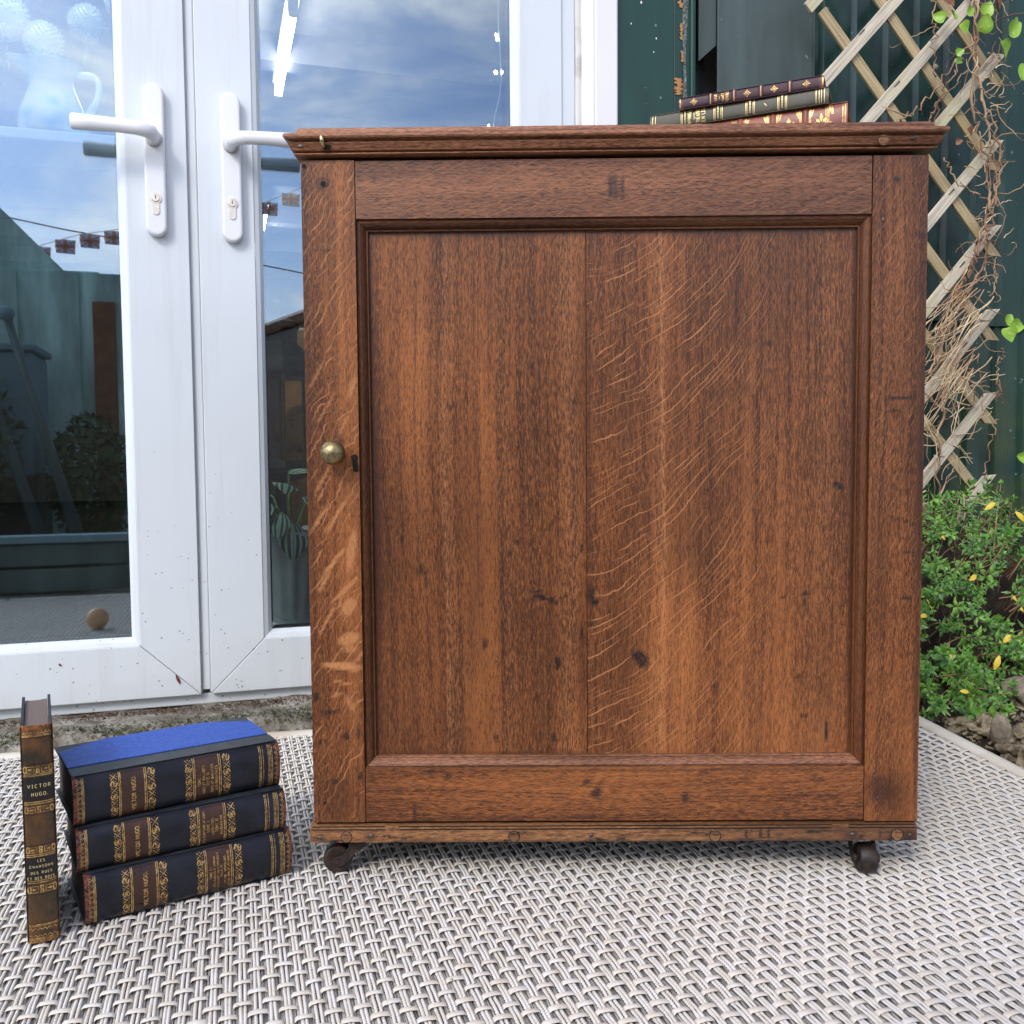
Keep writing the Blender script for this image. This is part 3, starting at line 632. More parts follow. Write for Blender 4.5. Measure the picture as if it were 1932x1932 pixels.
class Book:
    """spine at y=0 bulging to -y, x across the thickness, z from tail to head"""
    def __init__(s, name, label, L, T, D, m_spine, m_board, m_pages, loc, yaw_, lying, bulge=.005, group=None, ridges=(), top_cloth=False):
        s.L, s.T, s.D, s.B, s.ridges = L, T, D, bulge, ridges
        s.root = thing(name, label, 'book', loc, 0, group)
        R = Matrix.Rotation(yaw_, 4, 'Z')
        if lying:   # head to the left, rotate about the viewing axis
            R = R @ Matrix(((0, 0, -1, L), (0, 1, 0, 0), (1, 0, 0, 0), (0, 0, 0, 1)))
        s.root.matrix_world = Matrix.Translation(loc) @ R
        r = s.root
        bt = .0026
        # boards
        for x0 in (0.0, T-bt):
            mb = MB().box(x0, x0+bt, .0035, D, 0, L); mb.build('cover_board', m_board, r, bevel=.0007)
        # text block with a hollow fore-edge
        mb = MB(); n = 8
        poly = [(bt+.0003, .002)] + [(bt+(T-2*bt)*i/n, .0015-bulge*.7*math.sin(PI*i/n)) for i in range(1, n)] + [(T-bt-.0003, .002), (T-bt-.0003, D-.004)] + [(T-bt-(T-2*bt)*i/n, D-.004-.004*math.sin(PI*i/n)) for i in range(1, n)] + [(bt+.0003, D-.004)]
        mb.prism(poly, .003, L-.003, lambda a, c, t: (a, c, t)); fixn(mb.build('page_block', m_pages, r))
        # spine skin
        nx, nz = 18, max(60, int(L/.0012))
        mb = MB().grid(nx, nz, lambda a, c: s.P(a*T, c*L, 0.0005))
        e = .0009
        k = len(mb.v)
        mb.grid(nx, 1, lambda a, c: (s.P(a*T, L, .0005-c*.0022)[0], s.P(a*T, L, .0005-c*.0022)[1], L))
        mb.grid(nx, 1, lambda a, c: (s.P(a*T, 0, .0005-c*.0022)[0], s.P(a*T, 0, .0005-c*.0022)[1], 0))
        s.spine = mb.build('spine', m_spine, r, smooth=False)
        s.spine.data.polygons.foreach_set('use_smooth', [True]*len(s.spine.data.polygons))
        # leather turned over on to both boards
        for x0, sg in ((0.0, -1), (T, 1)):
            MB().box(min(x0, x0+sg*.0006), max(x0, x0+sg*.0006), .0002, .024, .0004, L-.0004).build('leather_joint', m_spine if not top_cloth else M_cover, r, bevel=.0002)
        s.mp = lambda x, h: s.P(x, h, .00075)
    def P(s, x, h, off):
        t = min(1, max(0, x/s.T)); q = 2*t-1
        y = -s.B*math.sqrt(max(0, 1-abs(q)**2.4)) + .0022
        rd = 0.0
        for hc, wd in s.ridges:
            d = abs(h-hc)/wd
            if d < 1: rd = max(rd, .0013*math.sqrt(1-d*d))
        nxn = q*.75*s.B/ (s.T*.5)
        return (x + (off+rd)*max(-1, min(1, nxn))*.5, y-off-rd, h)
    def rule(s, mb, h, wd=.0005, a=.04, b_=.96): mb.strip([(a*s.T, h), (b_*s.T, h)], wd, s.mp)
    def panel(s, h0, h1, mat, name='label', off=.00062, a=.03, b_=.97):
        mb = MB().grid(14, 3, lambda u_, v_: s.P(s.T*(a+(b_-a)*u_), h0+(h1-h0)*v_, off)); return mb.build(name, mat, s.root, smooth=True)
    def vine(s, mb, h0, h1, a=.05, b_=.95):
        w = h1-h0; n = max(3, round(s.T*(b_-a)/(w*.95))); st = s.T*(b_-a)/n; m = (h0+h1)/2; t = w*.10
        for i in range(n):
            x0 = s.T*a+st*i; x1 = x0+st; xc = (x0+x1)/2
            if i % 2 == 0:
                mb.strip([(x0+st*.08, h0+w*.08), (x1-st*.08, h1-w*.08)], t, s.mp); mb.strip([(x0+st*.08, h1-w*.08), (x1-st*.08, h0+w*.08)], t, s.mp)
                for dx, dy in ((.5, .08), (.5, .92), (.05, .5), (.95, .5)):
                    mb.poly([(x0+st*dx-t*.8, h0+w*dy), (x0+st*dx, h0+w*dy-t*.8), (x0+st*dx+t*.8, h0+w*dy), (x0+st*dx, h0+w*dy+t*.8)], s.mp)
            else:
                sg = 1 if i % 4 == 1 else -1
                mb.strip([(xc+st*.42*math.sin(v*PI*1.1)*sg, m+w*.46*v) for v in np.linspace(-1, 1, 11)], t*1.7, s.mp)
                mb.strip(ARC(xc-st*.18*sg, m+w*.25, st*.2, w*.16, 0, 300, 8), t*.9, s.mp); mb.strip(ARC(xc+st*.18*sg, m-w*.25, st*.2, w*.16, 0, 300, 8), t*.9, s.mp)
    def zig(s, mb, h0, h1, n, wd=.0004):
        mb.strip([(s.T*(.05+.9*i/(2*n)), h0 if i % 2 == 0 else h1) for i in range(2*n+1)], wd, s.mp)
        for i in range(n):
            x = s.T*(.05+.9*(2*i+1)/(2*n)); mb.poly([(x-.0007, h0+(h1-h0)*.15), (x+.0007, h0+(h1-h0)*.15), (x, h0+(h1-h0)*.6)], s.mp)

# ---- three big volumes, one upright
STK = 'navy volumes stacked flat on the rug'
def big(label, T, loc, yaw_, tl, cloth=False):
    L = .1915; bk = Book('stacked_book', label, L, T, .108, M_navy, M_cover, M_pages, loc, yaw_, True, .0095, STK, top_cloth=True)
    z = lambda q: L*(1 - (lambda p_: p_*.79/((1-p_)+p_*.79))((q-430)/1340.0))   # position along the spine from the head
    mb = MB()
    bk.zig(mb, z(452), z(488), 9)
    for q in (492, 500, 508): bk.rule(mb, z(q), .0005)
    for q0, q1 in ((695, 748), (950, 1002), (1195, 1238), (1430, 1476)): bk.vine(mb, z(q1), z(q0))
    for q in (757, 767, 931, 942, 1246, 1256, 1408, 1418): bk.rule(mb, z(q), .0008)
    for q in (1652, 1660, 1710, 1718, 1726): bk.rule(mb, z(q), .0006)
    for q in (1673, 1703):
        for i in range(26):
            x = bk.T*(.05+.9*i/25); mb.poly([(x-.0006, z(q)), (x, z(q)-.0006), (x+.0006, z(q)), (x, z(q)+.0006)], bk.mp)
    bk.zig(mb, z(1757), z(1736), 8)
    mb.build('gilding', M_gold, bk.root)
    g2 = MB()
    for q in (516, 685, 1010, 1190, 1482, 1640): bk.rule(g2, z(q), .0004)
    g2.build('blind_rule', M_blacklab, bk.root)
    bk.panel(z(928), z(771), M_label); bk.panel(z(1405), z(1260), M_label)
    mp = lambda x, h: bk.P(x, h, .0010)
    tx = MB(); text_strips(tx, 'VICTOR HUGO.', T*.5, z(868), .0034, mp, .00075, .12, T*.72)
    n = len(tl); h0, h1 = z(1268), z(1400)
    for i, s_ in enumerate(tl):
        hh = (h0-h1)/n; cy = h0-hh*(i+1)+hh*.18
        text_strips(tx, s_, T*.5, cy, hh*(.62 if s_.startswith('TOME') else .52), mp, .00042, .16, T*.80)
    tx.build('lettering', M_gold, bk.root)
    if cloth:
        x = T+.0009
        D = .108
        MB().prism([(.028, .0008), (.028, L-.0008), (D-.024, L-.0008), (D-.0008, L-.046), (D-.0008, .046), (D-.024, .0008)], x-.0008, x, lambda y, h, t: (t, y, h)).build('cover_cloth', M_blue, bk.root)
    return bk
zb = .0008
T3, T2, T1 = .0464, .0406, .0457
big('thick navy gilt book at the bottom of the stack beside the cabinet', T3, (-.4883, -.0926, zb), .5876, ["TOME III.", "LES FEUILLES D'AUTOMNE", "LES CHANTS DU CREPUSCULE", "TOME IV.", "LES VOIX INTERIEURES.", "LES RAYONS ET LES OMBRES"])
big('navy gilt book in the middle of the stack beside the cabinet', T2, (-.4963, -.0884, zb+T3+.0003), .5567, ["LES CONTEMPLATIONS.", "TOME I", "AUTREFOIS.", "TOME II", "AUJOURD'HUI."])
big('navy gilt book with bright blue cloth cover on top of the stack', T1, (-.5002, -.0840, zb+T3+T2+.0006), .5955, ["TOME I.", "ODES ET BALLADES.", "TOME II.", "ODES ET BALLADES.", "LES ORIENTALES."], True)
ub = Book('upright_book', 'slim brown gilt book standing upright on the rug left of the stack', .1918, .0245, .114, M_brownsp, M_blueboard, M_pages, (-.5229, -.1237, zb), .4832, False, .0045)
z = lambda q: .1918*(1-(q-372)/1362.0)
mb = MB(); g2 = MB()
for q in (430, 437, 672, 682, 846, 858, 1176, 1187, 1341, 1353, 1618, 1626, 1704, 1712): ub.rule(mb, z(q), .0007)
ub.zig(mb, z(424), z(404), 8, .0005)
def cart(q0, q1):
    T, w = ub.T, z(q0)-z(q1); m = (z(q0)+z(q1))/2
    for sx in (-1, 1):
        xc = T*.5+sx*T*.24
        mb.strip([(xc-T*.12, m-w*.36), (xc+T*.12, m-w*.36), (xc+T*.12, m+w*.36), (xc-T*.12, m+w*.36)], .0005, ub.mp, True)
        mb.poly([(xc-sx*T*.09, m), (xc+sx*T*.04, m+w*.16), (xc+sx*T*.08, m), (xc+sx*T*.04, m-w*.16)], ub.mp)
        mb.strip(ARC(T*.5+sx*T*.40, m, T*.05, w*.42, 0, 360, 10), .0011, ub.mp)
    for sy in (-1, 1): mb.strip(ARC(T*.5, m+sy*w*.2, T*.045, w*.2, 0, 360, 8), .0010, ub.mp)
    mb.poly([(T*.42, m-w*.45), (T*.58, m-w*.45), (T*.55, m-w*.3), (T*.45, m-w*.3)], ub.mp); mb.poly([(T*.42, m+w*.45), (T*.58, m+w*.45), (T*.55, m+w*.3), (T*.45, m+w*.3)], ub.mp)
for a_, c_ in ((618, 668), (872, 918), (1124, 1168), (1368, 1422)): cart(a_, c_)
for q, s_ in ((1646, 1), (1690, 1)):
    mb.strip([(ub.T*(.05+.9*i/48), z(q)+.0009*math.sin(i*PI/4)) for i in range(49)], .0006, ub.mp)
ub.zig(mb, z(1732), z(1718), 9, .0005)
mb.build('gilding', M_gold, ub.root)
for q in (446, 612, 925, 1118, 1428, 1610): ub.rule(g2, z(q), .0005)
g2.build('blind_rule', M_blacklab, ub.root)
ub.panel(z(840), z(692), M_blacklab); ub.panel(z(1336), z(1194), M_blacklab)
tx = MB(); mp = lambda x, h: ub.P(x, h, .0010)
text_strips(tx, 'VICTOR', ub.T*.52, z(757), .0029, mp, .00046, .46, ub.T*.72); text_strips(tx, 'HUGO.', ub.T*.53, z(808), .0029, mp, .00046, .42, ub.T*.52)
for s_, q, w_ in (('LES', 1222, .32), ('CHANSONS', 1258, .76), ('DES RUES', 1297, .68), ('ET DES BOIS.', 1332, .90)): text_strips(tx, s_, ub.T*.5, z(q), .0021, mp, .00038, .38, ub.T*w_)
tx.build('lettering', M_goldp, ub.root)

# ---- three small books on the cabinet top
SML = 'small gilt books stacked on the cabinet top'
def smallbook(label, L, T, D, loc, yaw_, m_sp, ridges, mpages, bulge=.003):
    return Book('small_book', label, L, T, D, m_sp, m_sp, mpages, loc, yaw_, True, bulge, SML, [(L*r, .0022) for r in ridges])
Tr, Tg, Tp = .0374, .0151, .0113
def floret(bk, mb, h, r, n=8):
    T = bk.T; xc = T*.5
    for i in range(n):
        a = 2*PI*i/n; l = r if i % 2 == 0 else r*.72
        px_, py = math.cos(a), math.sin(a)
        mb.poly([(xc+px_*l*.2, h+py*l*.2), (xc+px_*l*.6-py*l*.17, h+py*l*.6+px_*l*.17), (xc+px_*l, h+py*l), (xc+px_*l*.6+py*l*.17, h+py*l*.6-px_*l*.17)], bk.mp)
    mb.poly([(xc-r*.2, h), (xc, h-r*.2), (xc+r*.2, h), (xc, h+r*.2)], bk.mp)
rd = smallbook('red leather book with large gilt flowers, lowest of the three on the cabinet', .165, Tr, .10, (.0874, .1131, TOPZ), -.400, M_red, (.245, .44, .64, .835), M_pagesc, .005)
mb = MB(); L = .165
for h in (.002, .0043): rd.rule(mb, h, .0008)
for r in (.245, .44, .64, .835):
    for d in (-.0052, -.0040, .0040, .0052): rd.rule(mb, r*L+d, .0006)
for hc in (.15, .343, .54, .737):
    hc_ = hc*L
    for i in range(8):
        a = 2*PI*i/8; l = .0105 if i % 2 == 0 else .008; px_, py = math.cos(a), math.sin(a)
        mb.poly([(Tr*.5+px_*l*.15, hc_+py*l*.15), (Tr*.5+px_*l*.6-py*l*.20, hc_+py*l*.6+px_*l*.20), (Tr*.5+px_*l, hc_+py*l), (Tr*.5+px_*l*.6+py*l*.20, hc_+py*l*.6-px_*l*.20)], rd.mp)
    for sx in (-1, 1):
        for sy in (-1, 1):
            for k in range(5):
                cx_, cy_ = Tr*.5+sx*Tr*(.43-.045*k), hc_+sy*(.0112-.0002*k); rr = .0019*(1-.1*k)
                mb.strip(ARC(cx_, cy_-sy*.0012*(4-k)*.5, rr, rr, 0, 300, 7), .0007, rd.mp)
for h in (.0175, .0190, .0205): rd.rule(mb, h, .0006)
mb.build('gilding', M_gold, rd.root)
gr = smallbook('olive green book with pale gilt bands, middle of the three on the cabinet', .1842, Tg, .10, (.0525, .1253, TOPZ+Tr+.0002), -.4199, M_olive, (.245, .42, .60, .79), M_pagesc, .0025)
mb = MB(); L = .1842
for h in (.004, .0068, .009, .012, L-.003, L-.006): gr.rule(mb, h, .0007)
for r in (.245, .42, .60, .79):
    for d in (-.0044, -.0030, .0032, .0045): gr.rule(mb, r*L+d, .0006)
    for i in range(9): mb.poly([(Tg*(.08+.1*i), r*L-.0006), (Tg*(.13+.1*i), r*L-.0009), (Tg*(.16+.1*i), r*L+.0006), (Tg*(.11+.1*i), r*L+.0009)], lambda x, h: gr.P(x, h, .0008))
mb.poly([(Tg*.38, .335*L-.0012), (Tg*.44, .335*L-.0012), (Tg*.62, .335*L+.0014), (Tg*.56, .335*L+.0016)], gr.mp)
mb.build('gilding', M_goldp, gr.root)
tx = MB(); mp = lambda x, h: gr.P(x, h, .0010)
text_strips(tx, 'V. HUGO', Tg*.5, .755*L, .0036, mp, .0007, .12, Tg*.9); tx.strip([(Tg*.25, .738*L), (Tg*.75, .738*L)], .0007, mp)
text_strips(tx, 'THÉATRE', Tg*.5, .705*L, .0040, mp, .0007, .1, Tg*.9); text_strips(tx, 'EN LIB', Tg*.5, .675*L, .0040, mp, .0007, .1, Tg*.9)
tx.build('lettering', M_goldp, gr.root)
pu = smallbook('dark purple book with gilt florets, topmost of the three on the cabinet', .147, Tp, .09, (.0803, .107, TOPZ+Tr+Tg+.0004), -.3937, M_purple, (.225, .42, .605, .77), M_pagesc, .002)
mb = MB(); L = .147
for r in (.115, .33, .515, .89): floret(pu, mb, r*L, .0042)
for h in (.0012, L-.0016): pu.rule(mb, h, .0012)
mb.build('gilding', M_gold, pu.root)
g2 = MB()
for r in (.225, .42, .605, .77): g2.strip([(Tp*.04, r*L), (Tp*.96, r*L)], .0014, lambda x, h: pu.P(x, h, .0007))
g2.build('rubbed_band', M_tan, pu.root)
tx = MB(); mp = lambda x, h: pu.P(x, h, .0010)
text_strips(tx, 'HUGO', Tp*.5, .725*L, .0026, mp, .0005, .1, Tp*.75); tx.strip([(Tp*.35, .708*L), (Tp*.65, .708*L)], .0006, mp)
text_strips(tx, 'ANNÉE', Tp*.5, .675*L, .0026, mp, .0005, .1, Tp*.8); text_strips(tx, 'TERRIBLE', Tp*.5, .645*L, .0028, mp, .0005, .1, Tp*.9)
tx.build('lettering', M_gold, pu.root)

# =================================================================== WOVEN RUG
rug = thing('woven_rug', 'white and grey woven outdoor rug with cream bound edge under the cabinet and books', 'rug', (0, 0, 0), PSI)
UL, UR, NF, NB = -1.05, .632, -.80, .615
CP, CC = .01107, .0315                     # column pitch, strap period along a column
U0, N0 = -.1933, -.1258
def nback(u): return .603 - .055*(u+.1)
def lift(u, n):
    e = np.clip((u-(UR-.11))/.11, 0, 1); hm = np.clip((n-.06)/.54, 0, 1)**1.1*.055
    cor = e*e*(3-2*e)*hm
    r2 = np.clip((n-.50)/.12, 0, 1)
    wav = .0016*np.sin(u*9+1)*np.sin(n*7) * np.clip((np.abs(u+.25)-.28)/.2, 0, 1)
    return cor + np.maximum(0, wav)*.8 + .010*r2*r2*np.clip((u-.1)/.3, 0, 1)
cols = [U0 + CP*i for i in range(int((UL-U0)/CP)+1, int((UR-.02-U0)/CP)+1)]
# cords (white, beaded), two per column
def ribbon(us, ns, half, zfun, arc):
    """arc: list of (du,dz); returns V,F for one strand"""
    n, k = len(ns), len(arc)
    V = np.zeros((n, k, 3)); F = []
    for j, (du, dz) in enumerate(arc):
        V[:, j, 0] = us + du; V[:, j, 1] = ns; V[:, j, 2] = dz
    return V
def strands(offs, fine0, step, arcfn, zfn, mat, name):
    AV = []; AF = []; base = 0
    for i, uc in enumerate(cols):
        nb = nback(uc)-.019; ph = N0 + (CC/2 if (i + I0) % 2 else 0)
        for off in offs:
            ns = np.concatenate([np.arange(NF+.02, fine0, .008), np.arange(fine0, nb, step)])
            u_ = np.full_like(ns, uc+off) + .0003*np.sin(ns*40+i*1.7+off*900) + .0012*np.sin(ns*3.1+i*.13)
            a, zc_ = arcfn(ns, i)
            zz = zfn(ns, ph) + lift(u_, ns)
            k = len(a); n = len(ns)
            V = np.zeros((n, k, 3))
            for j, (du, dz) in enumerate(a):
                V[:, j, 0] = u_ + du*zc_; V[:, j, 1] = ns; V[:, j, 2] = zz + dz*zc_
            AV.append(V.reshape(-1, 3))
            r = np.arange(n-1)[:, None]*k + np.arange(k-1)[None, :]
            r = r.ravel() + base
            AF.append(np.stack([r, r+1, r+1+k, r+k], 1)); base += n*k
    o = npmesh(name, np.concatenate(AV), np.concatenate(AF), mat, rug); o['kind'] = 'stuff'; return o
I0 = int((UL-U0)/CP)+1
BEAD = .0031
def cord_arc(ns, i):
    ph = 2*PI*(ns/BEAD) + i
    rad = .00132 + .00036*np.cos(ph)
    return [(-1.0, -.35), (-.55, .72), (.55, .72), (1.0, -.35)], rad
strands((-.00162, .00160), -.22, BEAD/3, cord_arc, lambda ns, ph: -.0014 - .00045*np.cos(2*PI*(ns-ph)/CC), M_cord, 'cord')
strands((-.0040, .0039), -.22, .0045, lambda ns, i: ([(-1, -.1), (0, .12), (1, -.1)], np.full_like(ns, .00135)), lambda ns, ph: -.0028 - .0005*np.cos(2*PI*(ns-ph)/CC), M_grey, 'flat_yarn')
# white tapes that ride over each bundle
st_ts = np.array([-1, -.93, -.72, 0, .72, .93, 1.0]); st_z = np.array([-.0036, -.0010, .0006, .0011, .0006, -.0010, -.0036]); st_w = np.array([-1, -.5, .5, 1.0]); st_c = np.array([-.0007, 0, 0, -.0007])
SV = np.array([(t*.0081, w_*.0029+.0004*(1-t*t), z_+c_) for t, z_ in zip(st_ts, st_z) for w_, c_ in zip(st_w, st_c)])
SF = np.array([(a*4+b_, a*4+b_+1, a*4+b_+5, a*4+b_+4) for a in range(6) for b_ in range(3)])[:, ::-1]
allst = []
for i, uc in enumerate(cols):
    ph = N0 + (CC/2 if (i+I0) % 2 else 0)
    k0 = math.ceil((NF+.03-ph)/CC)
    n_ = ph + k0*CC
    while n_ < nback(uc)-.024:
        allst.append((uc + .0012*math.sin(n_*3.1+i*.13), n_+random.uniform(-.0012, .0012))); n_ += CC
def vis(u, n):
    x, y, d = project(H(u, n, 0)); return d > .05 and -.02 < x < 1.02 and y < 1.015, d
ranked = sorted([(vis(*s)[1] if vis(*s)[0] else 99, k) for k, s in enumerate(allst)])
pick = set(k for d, k in ranked[:300])
me_st = None
V_, F_, base = [], [], 0
for k, (u, n) in enumerate(allst):
    z0 = float(lift(np.array(u), np.array(n))); sl = (float(lift(np.array(u+.004), np.array(n)))-float(lift(np.array(u-.004), np.array(n))))/.008
    a = random.gauss(0, .05); sz = random.uniform(.90, 1.07); z0 += random.uniform(-.0004, .0004)
    if k in pick:
        if me_st is None:
            o = npmesh('weave_tape', SV, SF, M_strap, rug); me_st = o.data
        else:
            o = bpy.data.objects.new('weave_tape', me_st); COL.objects.link(o); o.parent = rug
        o.location = (u, n, z0); o.rotation_euler = (0, 0, a); o.scale = (sz, sz*random.uniform(.92, 1.1), 1)
    else:
        ca, sa = math.cos(a), math.sin(a); Q = SV*np.array([sz, sz*random.uniform(.92, 1.1), 1])
        X = Q[:, 0]*ca - Q[:, 1]*sa; Y = Q[:, 0]*sa + Q[:, 1]*ca
        V_.append(np.stack([X+u, Y+n, Q[:, 2]+z0+X*sl], 1)); F_.append(SF+base); base += len(SV)
o = npmesh('weave_tapes', np.concatenate(V_), np.concatenate(F_), M_strap, rug); o['kind'] = 'stuff'
# backing sheet and bound edges
nx, ny = 60, 60
def backing(a, c):
    u = UL + (UR-UL)*a; n = NF + (nback(u)-NF)*c
    return (u, n, -.0056 + float(lift(np.array(u), np.array(n))))
MB().grid(nx, ny, backing).build('backing', M_rugbase, rug, smooth=True)
def binding(path, wid, side):
    mb = MB(); sec = [(0, -.006), (-.001, -.001), (.002, .0022), (.010, .0026), (.018, .0012), (.022, -.002), (.022, -.006)]
    k = len(sec); m = len(path)
    for (u, n) in path:
        for d, z_ in sec:
            if side == 'back': q = (u, n-d*wid/.022, z_)
            elif side == 'right': q = (u-d*wid/.022, n, z_)
            elif side == 'left': q = (u+d*wid/.022, n, z_)
            else: q = (u, n+d*wid/.022, z_)
            zz = float(lift(np.array(q[0]), np.array(q[1]))); mb.v.append((q[0], q[1], q[2]+zz))
    mb.f = [(i*k+j, (i+1)*k+j, (i+1)*k+j+1, i*k+j+1) for i in range(m-1) for j in range(k-1)]
    return fixn(mb.build('bound_edge', M_binding, rug, smooth=True))
binding([(u, nback(u)+.0025*math.sin(u*13)) for u in np.linspace(UL, UR-.012, 90)], .021, 'back')
binding([(UR, n) for n in np.linspace(NF, nback(UR), 90)], .019, 'right')
binding([(UL, n) for n in np.linspace(NF, nback(UL), 20)], .021, 'left'); binding([(u, NF) for u in np.linspace(UL+.03, UR-.03, 20)], .021, 'front')

def crumb(): return Vector((random.uniform(-.8, .6), random.uniform(-.2, .55), .0012)), random.uniform(.0008, .0022)
CRUMB = crumb
# =================================================================== GROUND, STEP
g = MB().grid(40, 40, lambda a, c: ((a-.5)*60, (c-.5)*60, -.0085)); g = g.build('ground', M_pave); g['kind'] = 'structure'
def step_fn(a, c):
    u = -1.5 + 2.25*a; n = .630 + .17*c
    z_ = .019 - .022*max(0, 1-c/.14)**1.6 + .0035*math.sin(u*31+c*5)*math.sin(u*17) + random.uniform(-.0012, .0012)
    return (u, n + random.uniform(-.003, .003)*(c < .2) + .004*math.sin(u*23)*(c < .2), z_)
stp = MB().grid(300, 24, step_fn).build('door_step', M_conc, None, smooth=True); stp.rotation_euler = (0, 0, PSI); tag(stp, 'rough mossy concrete door step below the white doors', 'step')
# moss tufts along the step edge, litter under the sill
def scatter(name, n, fn, mat, parent_kind, label, cat):
    V = []; F = []
    for i in range(n):
        c, s_ = fn()
        base = len(V)
        for k in range(3):
            d = Vector((random.gauss(0, 1), random.gauss(0, 1), random.gauss(0, .8))).normalized()*s_
            e = d.cross(Vector((random.gauss(0, 1), random.gauss(0, 1), random.gauss(0, 1)))).normalized()*s_*.45
            o = len(V); V += [c-e, c+d*.6+e*.7, c+d, c+d*.5-e*.9]; F.append((o, o+1, o+2, o+3))
    o = npmesh(name, [H(*v) for v in V], F, mat, None, False); o['kind'] = 'stuff'; tag(o, label, cat); return o
def mossp():
    u = random.uniform(-1.0, .62); k = .5+.5*math.sin(u*19+1)*math.sin(u*7.3)
    dens = abs(random.gauss(0, 1))
    if -.40 < u < -.2: k = 1
    n = .636 + dens*.010*(.4+k) + random.uniform(0, .006)
    return Vector((u, n, .001+min(.019, (n-.630)*.9)+random.uniform(-.002, .004))), random.uniform(.0015, .0038)
scatter('moss', 5200, mossp, M_moss, 'stuff', 'green moss tufts along the front of the concrete step', 'moss')
def litp():
    u = random.uniform(-1.0, .6); n = .735-abs(random.gauss(0, .017))
    return Vector((u, n, .0195+random.uniform(0, .0035))), random.uniform(.0012, .0045)
scatter('leaf_litter', 3000, litp, M_litter, 'stuff', 'brown leaf litter lying under the door sill', 'debris')

scatter('crumbs', 130, CRUMB, M_litter, 'stuff', 'tiny brown crumbs and dry bits scattered on the woven rug', 'debris')

